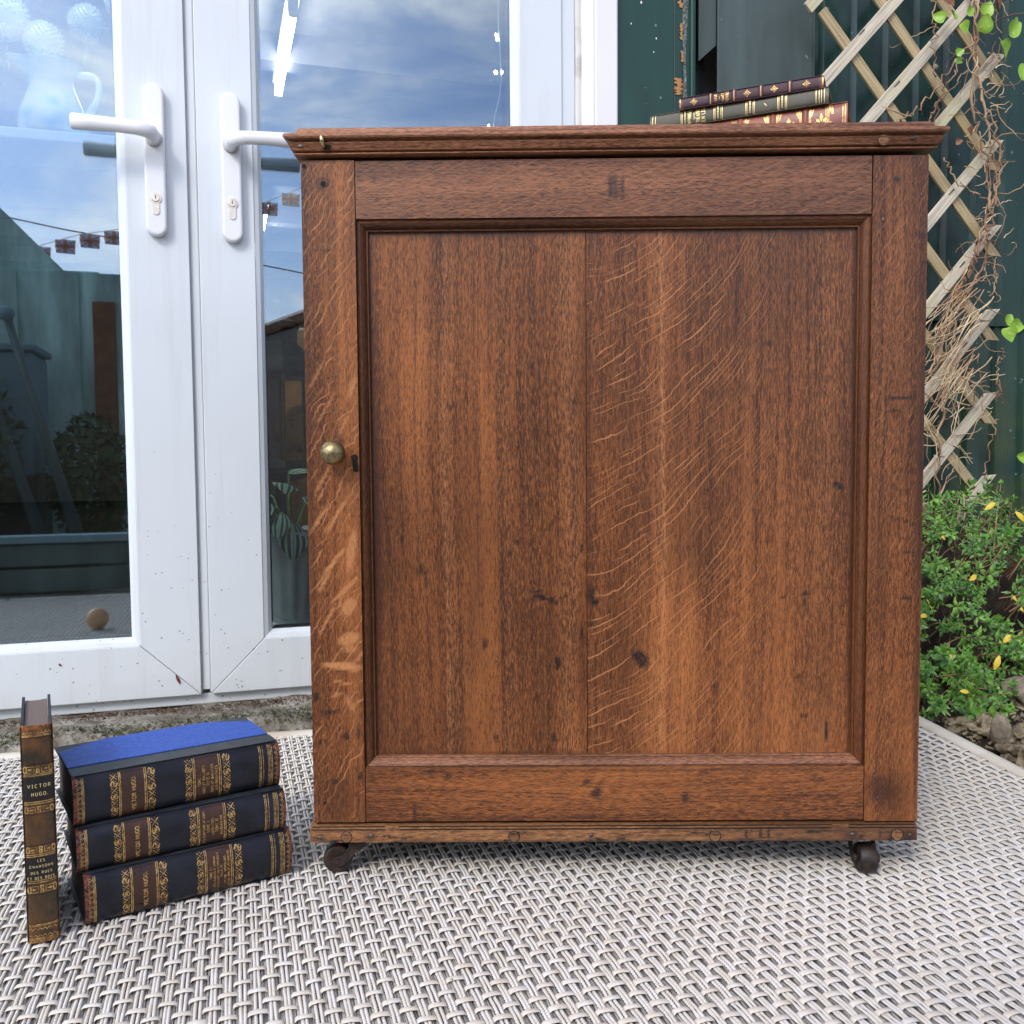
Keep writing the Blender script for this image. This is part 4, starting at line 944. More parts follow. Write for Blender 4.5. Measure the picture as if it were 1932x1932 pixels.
# =================================================================== WHITE FRENCH DOORS
DN_ = .74
def leaf(label, ul, ur, stl, str_, mirror):
    """ul..ur outer edges, stl/str_ stile face widths; local x = u - ul"""
    W_ = ur-ul; t = thing('french_door', label, 'door', H(ul, DN_, 0), PSI, 'leaves of the white French doors')
    zb_, zt_ = .0385, 2.02; rb, rt = .0865, .0865; T = .058
    def mp(p_, q_, d): return (p_, d, q_)
    L0, L1, R0, R1 = 0, stl, W_-str_, W_
    e = .00025
    fixn(MB().prism([(L0, zb_), (L1-e, zb_+rb+e), (L1-e, zt_-rt-e), (L0, zt_)], 0, T, mp).build('stile', M_upvc, t, bevel=.0012))
    fixn(MB().prism([(R1, zb_), (R1, zt_), (R0+e, zt_-rt-e), (R0+e, zb_+rb+e)], 0, T, mp).build('stile', M_upvc, t, bevel=.0012))
    fixn(MB().prism([(L0+2*e, zb_), (R1-2*e, zb_), (R0-e, zb_+rb-e), (L1+e, zb_+rb-e)], 0, T, mp).build('rail', M_upvc, t, bevel=.0012))
    fixn(MB().prism([(L0+2*e, zt_), (L1+e, zt_-rt+e), (R0-e, zt_-rt+e), (R1-2*e, zt_)], 0, T, mp).build('rail', M_upvc, t, bevel=.0012))
    # sloping glazing beads
    z0, z1 = zb_+rb, zt_-rt; bw, d0, d1 = .0125, .0014, .0125
    o4 = [(L1, d0, z0), (R0, d0, z0), (R0, d0, z1), (L1, d0, z1)]; i4 = [(L1+bw, d1, z0+bw), (R0-bw, d1, z0+bw), (R0-bw, d1, z1-bw), (L1+bw, d1, z1-bw)]
    m4 = [(L1+bw*.55, d0+.0028, z0+bw*.55), (R0-bw*.55, d0+.0028, z0+bw*.55), (R0-bw*.55, d0+.0028, z1-bw*.55), (L1+bw*.55, d0+.0028, z1-bw*.55)]
    for k in range(4):
        k2 = (k+1) % 4
        b4 = [(x, .017, z_) for x, _, z_ in (i4[k], i4[k2])]
        fixn(MB().add([o4[k], o4[k2], m4[k], m4[k2], i4[k], i4[k2], b4[0], b4[1]], [(0, 1, 3, 2), (2, 3, 5, 4), (4, 5, 7, 6)]).build('glazing_bead', M_upvc, t))
        # thin dark gasket where the bead meets the glass
    gx0, gx1, gz0, gz1 = L1+bw-.002, R0-bw+.002, z0+bw-.002, z1-bw+.002
    MB().box(gx0-.006, gx1+.006, .0150, .0190, gz0-.006, gz1+.006).build('pane', M_glass, t)
    MB().box(gx0-.006, gx1+.006, .0350, .0390, gz0-.006, gz1+.006).build('pane', M_glass2, t)
    sp_ = MB()
    for a in (gx0-.004, gx1-.005): sp_.box(a, a+.009, .0195, .0345, gz0-.004, gz1+.004)
    for a in (gz0-.004, gz1-.005): sp_.box(gx0+.005, gx1-.005, .0195, .0345, a, a+.009)
    sp_.build('spacer_bar', M_gap, t)
    # lever handle on a long backplate
    hx = (-.4603 - ul) if mirror > 0 else (-.3462 - ul)
    zc_ = (.7695+1.003)/2 + (.0015 if mirror > 0 else -.001); hh = .117; hw = .0156
    pl_ = []
    for a in np.linspace(0, PI, 11): pl_.append((hx+hw*math.cos(a), zc_+hh-hw+hw*math.sin(a)))
    for a in np.linspace(PI, 2*PI, 11): pl_.append((hx+hw*math.cos(a), zc_-hh+hw+hw*math.sin(a)))
    hp = fixn(MB().prism(pl_, -.0145, .0005, mp).build('handle_plate', M_white, t, bevel=.0042, seg=3))
    zs = .9200; s = -mirror
    pts = [(hx, -.012, zs-.001), (hx, -.028, zs-.001), (hx+s*.002, -.039, zs), (hx+s*.010, -.046, zs+.001), (hx+s*.024, -.0485, zs+.002), (hx+s*.055, -.048, zs+.0035), (hx+s*.085, -.047, zs+.004), (hx+s*.1115, -.046, zs+.0045), (hx+s*.1135, -.046, zs+.0045)]
    MB().tube(pts, [.0098, .0094, .0096, .0092, .0086, .0088, .0096, .0100, .0080], 16, True, 1.2).build('lever', M_white, hp, smooth=True)
    MB().lathe([(.0128, -.0143), (.0128, -.0157), (.0115, -.0163)], 20, (hx, 0, zs-.001), 'y').build('collar', M_seal, hp, smooth=True)
    zl = .8285
    cyl = MB().lathe([(.0003, -.0162), (.0083, -.0162), (.0085, -.0156), (.0085, -.010)], 24, (hx, 0, zl), 'y', False)
    cyl.prism([(hx-.0051, zl-.004), (hx-.0051, zl-.0205)] + [(hx+.0051*math.cos(a), zl-.0205+.0051*math.sin(a)) for a in np.linspace(PI, 2*PI, 9)][1:-1] + [(hx+.0051, zl-.0205), (hx+.0051, zl-.004)], -.0158, -.010, mp)
    fixn(cyl.build('lock_cylinder', M_steel, hp))
    MB().lathe([(.0062, -.0160), (.0062, -.0172), (.0056, -.0176), (.0003, -.0176)], 18, (hx, 0, zl), 'y', False).build('lock_plug', M_steel, hp)
    MB().box(hx-.0006, hx+.0006, -.0180, -.0174, zl-.0015, zl+.0035).build('key_slot', M_black, hp)
    return t
leaf('white glazed door leaf behind the books, lever pointing left', -1.030, -.4136, .0915, .0915, 1)
leaf('white glazed door leaf behind the cabinet, lever pointing right', -.3985, .2176, .0862, .0790, -1)
fr = thing('door_frame', 'white door frame with jamb, dirty sealant and painted timber trim beside the green post', 'door frame', H(0, DN_, 0), PSI)
MB().box(-.4122, -.4000, .006, .05, .045, 2.02).build('meeting_strip', M_upvc, fr, bevel=.001)
for a in (-.4131, -.4001): MB().box(a, a+.0010, .0025, .02, .042, 2.02).build('gasket', M_seal, fr)
MB().box(.2182, .2440, .004, .07, .02, 2.10).build('jamb', M_upvc, fr, bevel=.002)
MB().box(.2440, .2476, .006, .05, .0, 2.10).build('sealant', M_dirtyseal, fr)
sb = MB().grid(6, 160, lambda a, c: (.2446+.0125*a+.0016*math.sin(c*31)*math.sin(c*11)*(.4+a), .0045-.0016*math.sin(PI*a)+.0008*math.sin(c*90), .0+2.1*c)).build('sealant', M_dirtyseal, fr, smooth=True)
trim = [(.2560, .012), (.2560, .0010), (.2590, -.0004), (.2680, -.0030), (.2705, -.0062), (.2745, -.0075), (.2775, -.0066), (.2800, -.0078), (.3190, -.0078), (.3217, -.0058), (.3217, .05), (.256, .05)]
fixn(MB().prism(trim, 0.0, 2.15, lambda p_, q_, t: (p_, q_, t)).build('trim_board', M_trim, fr))
MB().box(-1.045, .2176, .012, .075, .0195, .0375).build('sill', M_upvc, fr, bevel=.002)
MB().box(-1.06, .244, .004, .07, 2.03, 2.10).build('head', M_upvc, fr)
MB().box(-1.06, -1.034, .004, .07, .02, 2.03).build('jamb', M_upvc, fr)
# red sliver of leaf and speck stuck to the bottom rail
def flatleaf(name, label, u, z_, ln, wd, an, mat, dn=-.0022):
    mb = MB(); n = 6
    for i in range(n+1):
        t = i/n; hw = wd*math.sin(PI*min(1, t*1.02+.001))**.8; c, s = math.cos(an), math.sin(an)
        for k in (-1, 0, 1): mb.v.append(((t-.5)*ln*c - k*hw*s, dn*.4*(1-abs(k))-.0012*math.sin(PI*t), (t-.5)*ln*s + k*hw*c))
    mb.f = [(i*3+k, i*3+k+1, i*3+k+4, i*3+k+3) for i in range(n) for k in (0, 1)]
    o = mb.build(name, mat); o.location = H(u, DN_+dn*.4, z_); o.rotation_euler = (0, 0, PSI); tag(o, label, 'leaf'); return o
M_redleaf = newmat('dark_red_leaf', (.14, .03, .015), .5)[0]
flatleaf('fallen_leaf', 'dark red sliver of leaf stuck to the bottom rail of the door', -.449, .0665, .019, .0022, -1.2, M_redleaf)
flatleaf('fallen_leaf', 'tiny brown leaf fleck on the left door rail', -.622, .103, .006, .0016, -.9, M_redleaf)

# =================================================================== HOUSE, ROOM BEHIND THE GLASS
hs = thing('house', 'pale rendered house wall holding the white French doors, dim shop room inside', 'house', H(0, .80, 0), PSI)
M_render = rocky('pale_render', (.55, .53, .50), (.45, .43, .40), (.62, .60, .57), 12, .2, .002)
M_inwall, nt, b = newmat('room_wall', (.34, .30, .29), .8); p = wpos(nt); setc(nt, b, mix(nt, noise(nt, p, 2.5, 4), (.22, .19, .19), (.42, .37, .36)))
M_infloor = newmat('dark_room_floor', (.05, .045, .04), .6)[0]
M_inceil = newmat('room_ceiling', (.20, .175, .175), .8)[0]
MB().box(-6, -1.062, -.05, .20, -.05, 3.0).build('wall', M_render, hs)
MB().box(-1.062, .246, -.05, .20, 2.105, 3.0).build('wall', M_render, hs)
MB().box(.326, .42, .02, .20, -.05, 3.0).build('wall', M_render, hs)
MB().box(-3.2, -3.1, .2, 9.5, -.05, 2.6).build('wall', M_inwall, hs)
MB().box(2.1, 2.2, .2, 9.5, -.05, 2.6).build('wall', M_inwall, hs)
MB().box(-3.2, 2.2, 9.4, 9.5, -.05, 2.6).build('wall', M_inwall, hs)
MB().box(.42, 2.2, .06, .20, -.05, 3.0).build('wall', M_inwall, hs)
MB().box(-3.2, 2.2, .0, 9.5, -.05, -.005).build('floor', M_infloor, hs)
MB().box(-3.2, 2.2, .2, 9.5, 2.50, 2.56).build('ceiling', M_inceil, hs)
MB().box(-6, 3, -.10, 9.6, 3.0, 3.1).build('roof', M_gdark, hs)
for i in range(8): MB().box(-3.1, 2.1, 1.0+i*1.05, 1.12+i*1.05, 2.36, 2.50).build('ceiling_beam', M_inceil, hs)
M_tube = bpy.data.materials.new('lit_tube'); M_tube.use_nodes = True; nt = M_tube.node_tree; b = nt.nodes['Principled BSDF']
b.inputs['Base Color'].default_value = (1, 1, 1, 1); b.inputs['Emission Color'].default_value = (1, .95, .86, 1); b.inputs['Emission Strength'].default_value = 55.0
def batten(label, a, c):
    a, c = Vector(a), Vector(c); d = (c-a).normalized()
    t = thing('ceiling_light', label, 'light', H(a.x, a.y, a.z), 0, 'fluorescent tubes hanging in the room')
    P0 = H(*a); v = H(*c)-P0
    MB().tube([(0, 0, 0), v*.5, v], .019, 10).build('tube', M_tube, t, smooth=True)
    hz_ = Vector((0, 0, .052))
    MB().tube([hz_, v+hz_], .030, 4).build('housing', M_white, t)
    for f in (0, 1): MB().tube([v*f-Vector((0, 0, .02)), v*f+Vector((0, 0, .05))], .022, 8).build('end_cap', M_white, t)
def through(px, py, dist):   # a point on the sight line through a pixel of a 1932 grid: where a thing stands
    v = (right*((px-966)/1740) + fwd - up*((py-966)/1740)); q = CAM + v*dist
    return (q.dot(U), q.dot(NV), q.z)
batten('bright tube light seen through the right pane, nearer of two', through(553, 20, 3.9), through(525, 176, 4.9))
batten('bright tube light low behind the right pane, farther of two', through(500, 398, 6.6), through(486, 485, 8.2))
batten('added tube light, unseen above the left pane, brightening the jug display', (-1.0, 1.22, 1.74), (-.45, 1.40, 1.74))  # added lamp out of view, put in to brighten the jug and flowers
M_jug, nt, b = newmat('glazed_cream_jug', (.78, .84, .80), .15); p = objco(nt)
setc(nt, b, mix(nt, mrange(nt, noise(nt, p, 14, 3), .42, .60), (.84, .86, .78), (.22, .56, .72)))
jb = through(95, 247, 1.95)
jug = thing('jug', 'cream and blue glazed jug on the shelf behind the left pane', 'jug', H(jb[0], jb[1]+.04, jb[2]), PSI)
k = .115
mb = MB(); nl = 30; jp = [(.001, 0), (.062, 0), (.068, .004), (.070, .02), (.066, .045), (.056, .075), (.046, .10), (.042, .115), (.046, .13), (.054, .145), (.058, .15), (.055, .148), (.043, .13), (.038, .115), (.05, .08), (.001, .07)]
for r, z_ in jp:
    for a in range(nl):
        an = 2*PI*a/nl; rr = r; ly = z_
        if z_ > .10 and r > .03: sp_ = max(0, math.cos(an-PI))**6; rr = r*(1+.55*sp_*(z_-.10)/.05); ly = z_+.012*sp_*(z_-.10)/.05
        mb.v.append((rr*math.cos(an), rr*math.sin(an), ly))
mb.f = [(i*nl+a, i*nl+(a+1) % nl, (i+1)*nl+(a+1) % nl, (i+1)*nl+a) for i in range(len(jp)-1) for a in range(nl)]
mb.build('bowl', M_jug, jug, smooth=True)
MB().tube(bez((.048, 0, .132), (.115, 0, .155), (.098, 0, .085), (.060, 0, .040), 14), [.008]*4+[.0065]*7+[.008]*4, 10).build('handle', M_jug, jug, smooth=True)
M_petal = newmat('white_petals', (.80, .86, .80), .6)[0]
def pompom(label, px, py, r, d):
    q = through(px, py, d); t = thing('pompom_flower', label, 'flower', H(*q), 0, 'white pompom flowers in the jug')
    V = []; F = []
    for i in range(230):
        zz = 1-2*(i+.5)/230; an = i*2.39996; rr = math.sqrt(1-zz*zz); dv = Vector((rr*math.cos(an), rr*math.sin(an), zz))
        e = dv.cross(Vector((0, 0, 1))).normalized() if abs(zz) < .99 else Vector((1, 0, 0)); w_ = dv.cross(e)
        o = len(V); V += [dv*r*.72-e*r*.03, dv*r*.95-e*r*.10+w_*r*.05, dv*r*1.02, dv*r*.95+e*r*.10+w_*r*.05]; F.append((o, o+1, o+2, o+3))
    npmesh('petals', V, F, M_petal, t, False)['kind'] = 'stuff'
    MB().ball((0, 0, 0), r*.8, 12, 8).build('flower_head', M_petal, t, smooth=True)
    MB().tube([(0, 0, -r*.7), (random.uniform(-.01, .01), 0, -r*2.2)], .003, 5).build('stem', M_leaf, t)
for lb, px, py, r, d in (('white pompom flower just above the rim of the jug', 82, 78, .042, 2.0), ('white pompom flower right of the jug, beside the door stile', 164, 44, .040, 2.02), ('white pompom flower at the left edge above the jug', 8, 30, .052, 2.0), ('white flower at the top right corner of the left pane', 225, 5, .032, 2.03)): pompom(lb, px, py, r, d)
shb = through(95, 250, 1.95)
shf = thing('display_shelf', 'white painted shelf carrying the jug inside the left pane', 'shelf', H(shb[0]-.05, shb[1]+.06, 0), PSI)
MB().box(-.40, .24, -.09, .11, shb[2]-.026, shb[2]-.004).build('shelf_board', M_white, shf, bevel=.003)
for a in (-.36, .20): MB().box(a-.012, a+.012, .06, .085, 0, shb[2]-.026).build('leg', M_white, shf)
# grey fluted urn with a striped-leaf plant, leather chair arm, lantern
M_urn, nt, b = newmat('grey_lead_urn', (.16, .18, .19), .6); p = objco(nt); setc(nt, b, mix(nt, noise(nt, p, 30, 5), (.34, .38, .40), (.62, .66, .68)))
ub_ = through(548, 1186, 1.83)
urn = thing('fluted_urn', 'grey fluted urn on the floor behind the glass beside the cabinet', 'urn', H(ub_[0]+.008, ub_[1]+.09, .004), PSI)
mb = MB(); n = 64; up_ = [(.040, 0, 0), (.046, .004, 0), (.044, .016, 0), (.040, .022, 0), (.052, .030, .5), (.066, .045, 1), (.072, .066, 1), (.073, .080, .3), (.068, .086, 0), (.066, .092, .2), (.070, .12, 1), (.078, .18, 1), (.088, .235, .6), (.098, .245, 0), (.100, .256, 0), (.088, .256, 0), (.080, .235, 0), (.001, .232, 0)]
for r, z_, fl in up_:
    for a in range(n):
        an = 2*PI*a/n; rr = r*(1-.11*fl*abs(math.cos(an*9))); mb.v.append((rr*math.cos(an), rr*math.sin(an), z_*1.07))
mb.f = [(i*n+a, i*n+(a+1) % n, (i+1)*n+(a+1) % n, (i+1)*n+a) for i in range(len(up_)-1) for a in range(n)]
mb.build('bowl', M_urn, urn, smooth=True)
M_pep, nt, b = newmat('striped_leaf', (.02, .06, .035), .4); p = objco(nt); se = nd(nt, 'ShaderNodeSeparateXYZ', {0: p})
rr_ = mth(nt, 'ABSOLUTE', se.outputs[1]); wv = mth(nt, 'SINE', mth(nt, 'MULTIPLY', mth(nt, 'DIVIDE', rr_, mth(nt, 'ADD', mth(nt, 'MULTIPLY', mth(nt, 'MULTIPLY', se.outputs[0], mth(nt, 'SUBTRACT', .066, se.outputs[0])), 16.0), .004)), 15.0))
setc(nt, b, mix(nt, mrange(nt, wv, .0, .5), (.025, .05, .036), (.42, .66, .50)))
pep = thing('striped_plant', 'dark plant with silver striped leaves growing in the grey urn', 'plant', H(ub_[0]+.008, ub_[1]+.09, .262), PSI)
MB().ball((0, 0, -.01), .075, 14, 8, 1, 1, .35).build('soil', M_soil, pep, smooth=True)
mb = MB(); ln = .06
def pl_fn(a, c):
    x = ln*a; hw = .024*math.sin(PI*min(.999, a**.8)); y = (c-.5)*2*hw; return (x, y, .006*math.sin(PI*a)-.35*abs(y)*.5-.010*a*a)
lm_ = MB().grid(10, 8, pl_fn)
L0_ = None
for (x, y, z_, ay, az, s_) in [(0, -.085, .035, 1.15, -1.55, 1.05), (-.045, -.075, .075, .5, -2.1, .9), (.03, -.07, .085, .35, -1.1, .95), (-.01, -.05, .11, .1, -1.6, .9), (-.06, -.05, .05, .8, -2.6, .8), (.055, -.06, .05, .8, -.6, .9), (.0, .0, .13, -.2, .5, .9), (-.05, .02, .1, .2, 2.6, .9), (.06, .03, .09, .3, .6, .9), (-.02, -.09, .055, .9, -1.9, .8)]:
    if L0_ is None: o = lm_.build('leaf', M_pep, pep, smooth=True); L0_ = o
    else: o = L0_.copy(); COL.objects.link(o); o.parent = pep
    o.location = (x, y, z_); o.rotation_euler = (random.uniform(-.3, .3), ay, az); o.scale = (s_*1.25, s_*1.25, s_*1.25)
    MB().tube([(0, 0, -.01), (x*.6, y*.6, z_*.8), (x, y, z_)], .0022, 6).build('stalk', M_leaf, pep)
M_tanlea = leather('tan_chair_leather', (.60, .27, .07), (.75, .36, .10), None, rough=.35)
cb = through(552, 800, 2.55)
ch = thing('leather_chair', 'brown studded leather armchair scroll seen through the right pane', 'chair', H(cb[0], cb[1]+.1, 0), PSI)
MB().lathe([(.001, 0), (.055, .004), (.072, .02), (.076, .10), (.076, .5), (.06, .52)], 24, (.05, 0, cb[2]), 'y').build('arm', M_tanlea, ch, smooth=True)
MB().box(.015, .085, .05, .5, .12, cb[2]-.03).build('arm_panel', M_tanlea, ch, bevel=.015)
MB().box(.10, .62, .05, .55, .12, cb[2]-.14).build('seat', M_tanlea, ch, bevel=.03)
MB().box(.0, .66, .48, .60, .12, cb[2]+.35).build('backrest', M_tanlea, ch, bevel=.04)
for a in (.01, .62): MB().box(a, a+.05, .06, .11, 0, .13).build('leg', M_gdark, ch)
for i in range(16): 
    an = -PI*.2+i*PI*1.5/15; MB().ball((.05+.047*math.cos(an), -.001, cb[2]+.047*math.sin(an)), .0035, 6, 5).build('stud', M_brass2, ch)
lb_ = through(530, 690, 2.5)
lan = thing('lantern', 'dark metal lantern with pointed finial behind the right pane', 'lantern', H(lb_[0], lb_[1], 0), PSI)
z0_ = lb_[2]
MB().lathe([(.001, z0_+.19), (.012, z0_+.18), (.016, z0_+.165), (.008, z0_+.15), (.006, z0_+.14), (.03, z0_+.125), (.05, z0_+.115), (.05, z0_+.10), (.045, z0_+.095), (.045, z0_+.06), (.085, z0_+.02), (.10, z0_), (.105, z0_-.02), (.10, z0_-.03), (.09, z0_-.035), (.001, z0_-.036)], 8).build('roof', M_gdark, lan)
for i in range(8):
    an = 2*PI*i/8; MB().tube([(.088*math.cos(an), .088*math.sin(an), z0_-.03), (.088*math.cos(an), .088*math.sin(an), .42)], .005, 6).build('bar', M_brass, lan)
MB().lathe([(.095, .42), (.10, .40), (.09, .38), (.02, .36), (.02, .05), (.10, .02), (.10, 0)], 8).build('stand', M_gdark, lan)
# window sticker and fairy light wire inside the right pane
stk = through(926, 8, 1.75)
st = MB().box(-.017, .017, 0, .0006, -.03, .03).build('window_sticker', newmat('pale_sticker', (.72, .82, .92), .5)[0]); st.location = H(stk[0], .782, stk[2]); st.rotation_euler = (0, 0, PSI); tag(st, 'pale blue sticker at the top of the right pane', 'sticker')
ring = MB().strip([(-.005, -.008), (.005, -.008), (.005, .008), (-.005, .008)], .0025, lambda x, z_: (x, -.0005, z_), True).build('printed_mark', newmat('blue_print', (.35, .55, .85), .5)[0], st); ring.location = (0, 0, -.012)
fw = thing('fairy_lights', 'thin wire of fairy lights hanging inside the right pane', 'lights', H(0, 0, 0))
P_ = [H(*through(px, py, 1.9)) for px, py in ((938, -60), (940, 40), (944, 110), (946, 150), (941, 190), (934, 215), (930, 245), (938, 262), (944, 300))]
MB().tube(P_, .0005, 4).build('wire', M_white, fw)
for px, py in ((936, 66), (938, 74), (934, 136), (937, 137), (947, 136), (922, 238)):
    o = MB().ball(H(*through(px, py, 1.9)), .0022, 8, 6, 1, 1, 1.7).build('bulb', M_tube, fw)

# =================================================================== GREEN POST, SHEETS, TRELLIS
gp = thing('green_post', 'dark green painted timber post with flaking paint beside the white trim', 'post', H(.41, .75, 0), PSI)
MB().box(-.0850, .0315, 0, .09, -.02, 2.3).build('plank', M_gpost, gp, bevel=.002)
MB().box(.0325, .0780, .004, .09, -.02, 2.3).build('plank', M_gpost, gp, bevel=.002)
mb = MB()
def flk(a, c): return (.0545+.0055*math.sin(c*47)*math.sin(c*13)*.6+(a-.5)*(.0085+.003*math.sin(c*60)), .0030-.0012*random.random(), 2.3*c)
MB().grid(3, 500, flk).build('flaking_strip', M_flake, gp)
MB().box(.0640, .0725, -.003, .01, 0, 2.3).build('corner_bead', M_gpost, gp, bevel=.003)
for (z_, hh, x, wd) in ((1.275, .055, .0445, .0065), (1.205, .03, .047, .004), (1.105, .030, .0415, .012), (1.16, .02, .049, .004)):
    mb = MB(); n = 22; pts = [(x+wd*(.15+.85*random.random()), z_+hh*(i/n-.5)) for i in range(n+1)] + [(x-wd*(.05+.95*random.random()), z_+hh*(i/n-.5)) for i in range(n, -1, -1)]
    fixn(mb.prism(pts, .0022, .0036, lambda p_, q_, t: (p_, t, q_)).build('bare_patch', M_peel, gp))
for x, z_, r in ((-.035, 1.245, .0022), (-.055, 1.205, .0014), (-.005, 1.185, .0016), (-.01, 1.16, .0012)):
    MB().ball((x, -.0002, z_), r, 7, 5, .8, .25, 1.3).build('paint_chip', M_trim, gp)
fs = thing('steel_flashing', 'smooth grey green steel sheet beside the green post', 'sheet', H(.50, .76, 0), PSI)
MB().box(.0365, .2440, 0, .004, -.02, 2.3).build('sheet', M_gsheet, fs, bevel=.0015)
fixn(MB().prism([(.0, 1.162), (.0365, 1.195), (.0365, 2.3), (.0, 2.3)], .006, .010, lambda p_, q_, t: (p_, t, q_)).build('folded_edge', M_gsheet, fs))
MB().box(.0, .0360, .055, .06, -.02, 2.3).build('recess_back', M_gdark, fs)
MB().box(.2440, .2480, 0, .05, -.02, 2.3).build('return_edge', M_gsheet, fs)
cl_ = thing('steel_cladding', 'dark green ribbed steel wall cladding behind the trellis', 'wall', H(.74, .775, 0), PSI)
def clad(x0, x1, z0, z1, y0, skew=0.0):
    mb = MB(); per = .0745; x = x0; pr = []
    while x < x1:
        for d, y in ((0, 0), (.026, 0), (.033, -.0105), (.0635, -.0105), (.0705, 0)):
            if x+d <= x1: pr.append((x+d, y0+y))
        x += per
    n = len(pr)
    mb.v = [(a, c, z0+skew*(a-x0)) for a, c in pr] + [(a, c, z1) for a, c in pr]
    mb.f = [(i, i+1, n+i+1, n+i) for i in range(n-1)]
    return mb.build('cladding_sheet', M_gclad, cl_)
clad(0.0, 3.0, .715, 2.3, 0.0, -.045); clad(0.0, 3.0, -.05, .78, .012)
for x, z_ in ((.295, 1.210), (.205, 1.075), (.262, .80), (.02, .84)):
    MB().ball((x, -.012, z_), .0065, 10, 8, 1, .8, 1).build('fixing_screw', M_steel, cl_, smooth=True)
tr = thing('trellis', 'weathered diamond wood trellis fixed to the green cladding', 'trellis', H(.90, .70, 0), PSI)
def lath(u0, z0, u1, z1, y, mat, wd=.0225, th=.0065, trim=None):
    a, c = Vector((u0-.90, z0)), Vector((u1-.90, z1)); d = (c-a).normalized(); nn = Vector((-d.y, d.x))*wd/2
    L_ = (c-a).length
    mb = MB()
    x1 = L_; pts = [(0, -wd/2), (L_, -wd/2), (L_, wd/2), (0, wd/2)]
    if trim == 'end':   # sawn off upright at the trellis edge
        k = wd/2*abs(d.y)/abs(d.x) if abs(d.x) > 0 else 0
        sg = 1 if d.y > 0 else -1
        pts = [(0, -wd/2), (L_-sg*-k*1, -wd/2), (L_+sg*-k*1, wd/2), (0, wd/2)]
    m = mb.prism(pts, -th/2, th/2, lambda p_, q_, t: (p_, t, q_)).build('lath', mat, tr, bevel=.0012)
    fixn(m); m.location = (a.x, y, a.y); m.rotation_euler = (0, -math.atan2(d.y, d.x), 0)
for i in range(-3, 9):
    ze = 1.052 - .1685*(i-2)   # where each rising lath meets the right edge
    u0, z0 = .690, ze-(1.133-.690)*1.07
    if z0 < -.05: u0 += (-.05-z0)/1.07; z0 = -.05
    if ze > 0: lath(u0, z0, 1.133, ze, 0, M_lathf, trim='end')
for i in range(12):
    ze = .823 + .170*(5-i)
    u0, z0 = .725, ze+(1.140-.725)*1.045
    if ze < .0: 
        k = (0-ze)/1.045; 
        if 1.140-k < .78: continue
        lath(u0, z0, 1.140-k, 0, .0075, M_lathb)
    else: lath(u0, z0, 1.140, ze, .0075, M_lathb, trim='end')
for (u, z_) in ((.806, 1.222), (.888, 1.135), (1.0, 1.03), (1.02, .94), (1.05, .80), (1.06, .64)):
    MB().tube([(u-.90-.006, -.0042, z_-.006), (u-.90+.006, -.0042, z_+.006)], [.0006, .0014], 6).build('nail', M_gdark, tr)

# =================================================================== CLIMBING VINE
vine = thing('climbing_vine', 'bare brown climbing vine with a few bright green leaves on the trellis', 'vine', H(1.05, .68, 0), PSI)
def wander(p0, d0, ln, step, wob, g=0.0):
    p_ = Vector(p0); d = Vector(d0).normalized(); out = [p_.copy()]
    for i in range(int(ln/step)):
        d = (d + Vector((random.gauss(0, wob), random.gauss(0, wob*.35), random.gauss(0, wob)+g))).normalized()
        p_ = p_ + d*step; p_.y = min(.055, max(-.05, p_.y)); out.append(p_.copy())
    return out
def lerp_pts(pp, n=8, jit=.004):
    out = []
    for a, c in zip(pp, pp[1:]):
        for i in range(n): out.append(Vector(a)+(Vector(c)-Vector(a))*(i/n)+Vector((random.gauss(0, jit), random.gauss(0, jit*.5), random.gauss(0, jit))))
    out.append(Vector(pp[-1])); return out
def VP(u, z_, y=0.0): return (u-1.05, y, z_)
main = [[VP(1.035, 1.45), VP(1.055, 1.25), VP(1.052, 1.10), VP(1.09, 1.0), VP(1.10, .93), VP(1.075, .84), VP(1.04, .76), VP(1.02, .68), VP(1.0, .55), VP(.99, .40), VP(.985, .2)],
        [VP(1.03, 1.45, .01), VP(1.06, 1.30, .01), VP(1.065, 1.15), VP(1.10, 1.04), VP(1.115, .95), VP(1.09, .86), VP(1.085, .79), VP(1.02, .70), VP(.98, .60)],
        [VP(1.07, 1.45, -.01), VP(1.05, 1.28, -.01), VP(1.07, 1.18, .01), VP(1.125, 1.02), VP(1.105, .88), VP(1.06, .80), VP(1.03, .74), VP(.995, .66), VP(.96, .58)],
        [VP(.955, 1.30), VP(.957, 1.22), VP(.965, 1.15)], [VP(1.05, 1.24, -.01), VP(.99, 1.16, -.01), VP(.93, 1.09), VP(.89, 1.06), VP(.86, 1.03, -.02)],
        [VP(1.04, 1.17), VP(.98, 1.11), VP(.955, 1.08), VP(.945, 1.05)], [VP(1.14, .63), VP(1.145, .60, .02), VP(1.135, .56), VP(1.128, .53)], [VP(1.125, .49), VP(1.112, .44), VP(1.10, .37)],
        [VP(.985, 1.0), VP(1.02, .955), VP(1.07, .935), VP(1.10, .925)], [VP(1.03, 1.2), VP(.99, 1.13, .01), VP(.955, 1.03)]]
for i, m in enumerate(main):
    pts = lerp_pts(m, 10, .0042); r0 = .0024 if i < 3 else .0015
    MB().tube(pts, [r0*(.65+.6*random.random()) for _ in pts], 6).build('stem', M_stem, vine, smooth=True)
def seg_mesh(lines, r, n=4):
    mb = MB()
    for pts in lines:
        m = len(pts); mb.tube(pts, [r*(1-.6*i/m)*random.uniform(.8, 1.2) for i in range(m)], n, False)
    return mb
lines = []
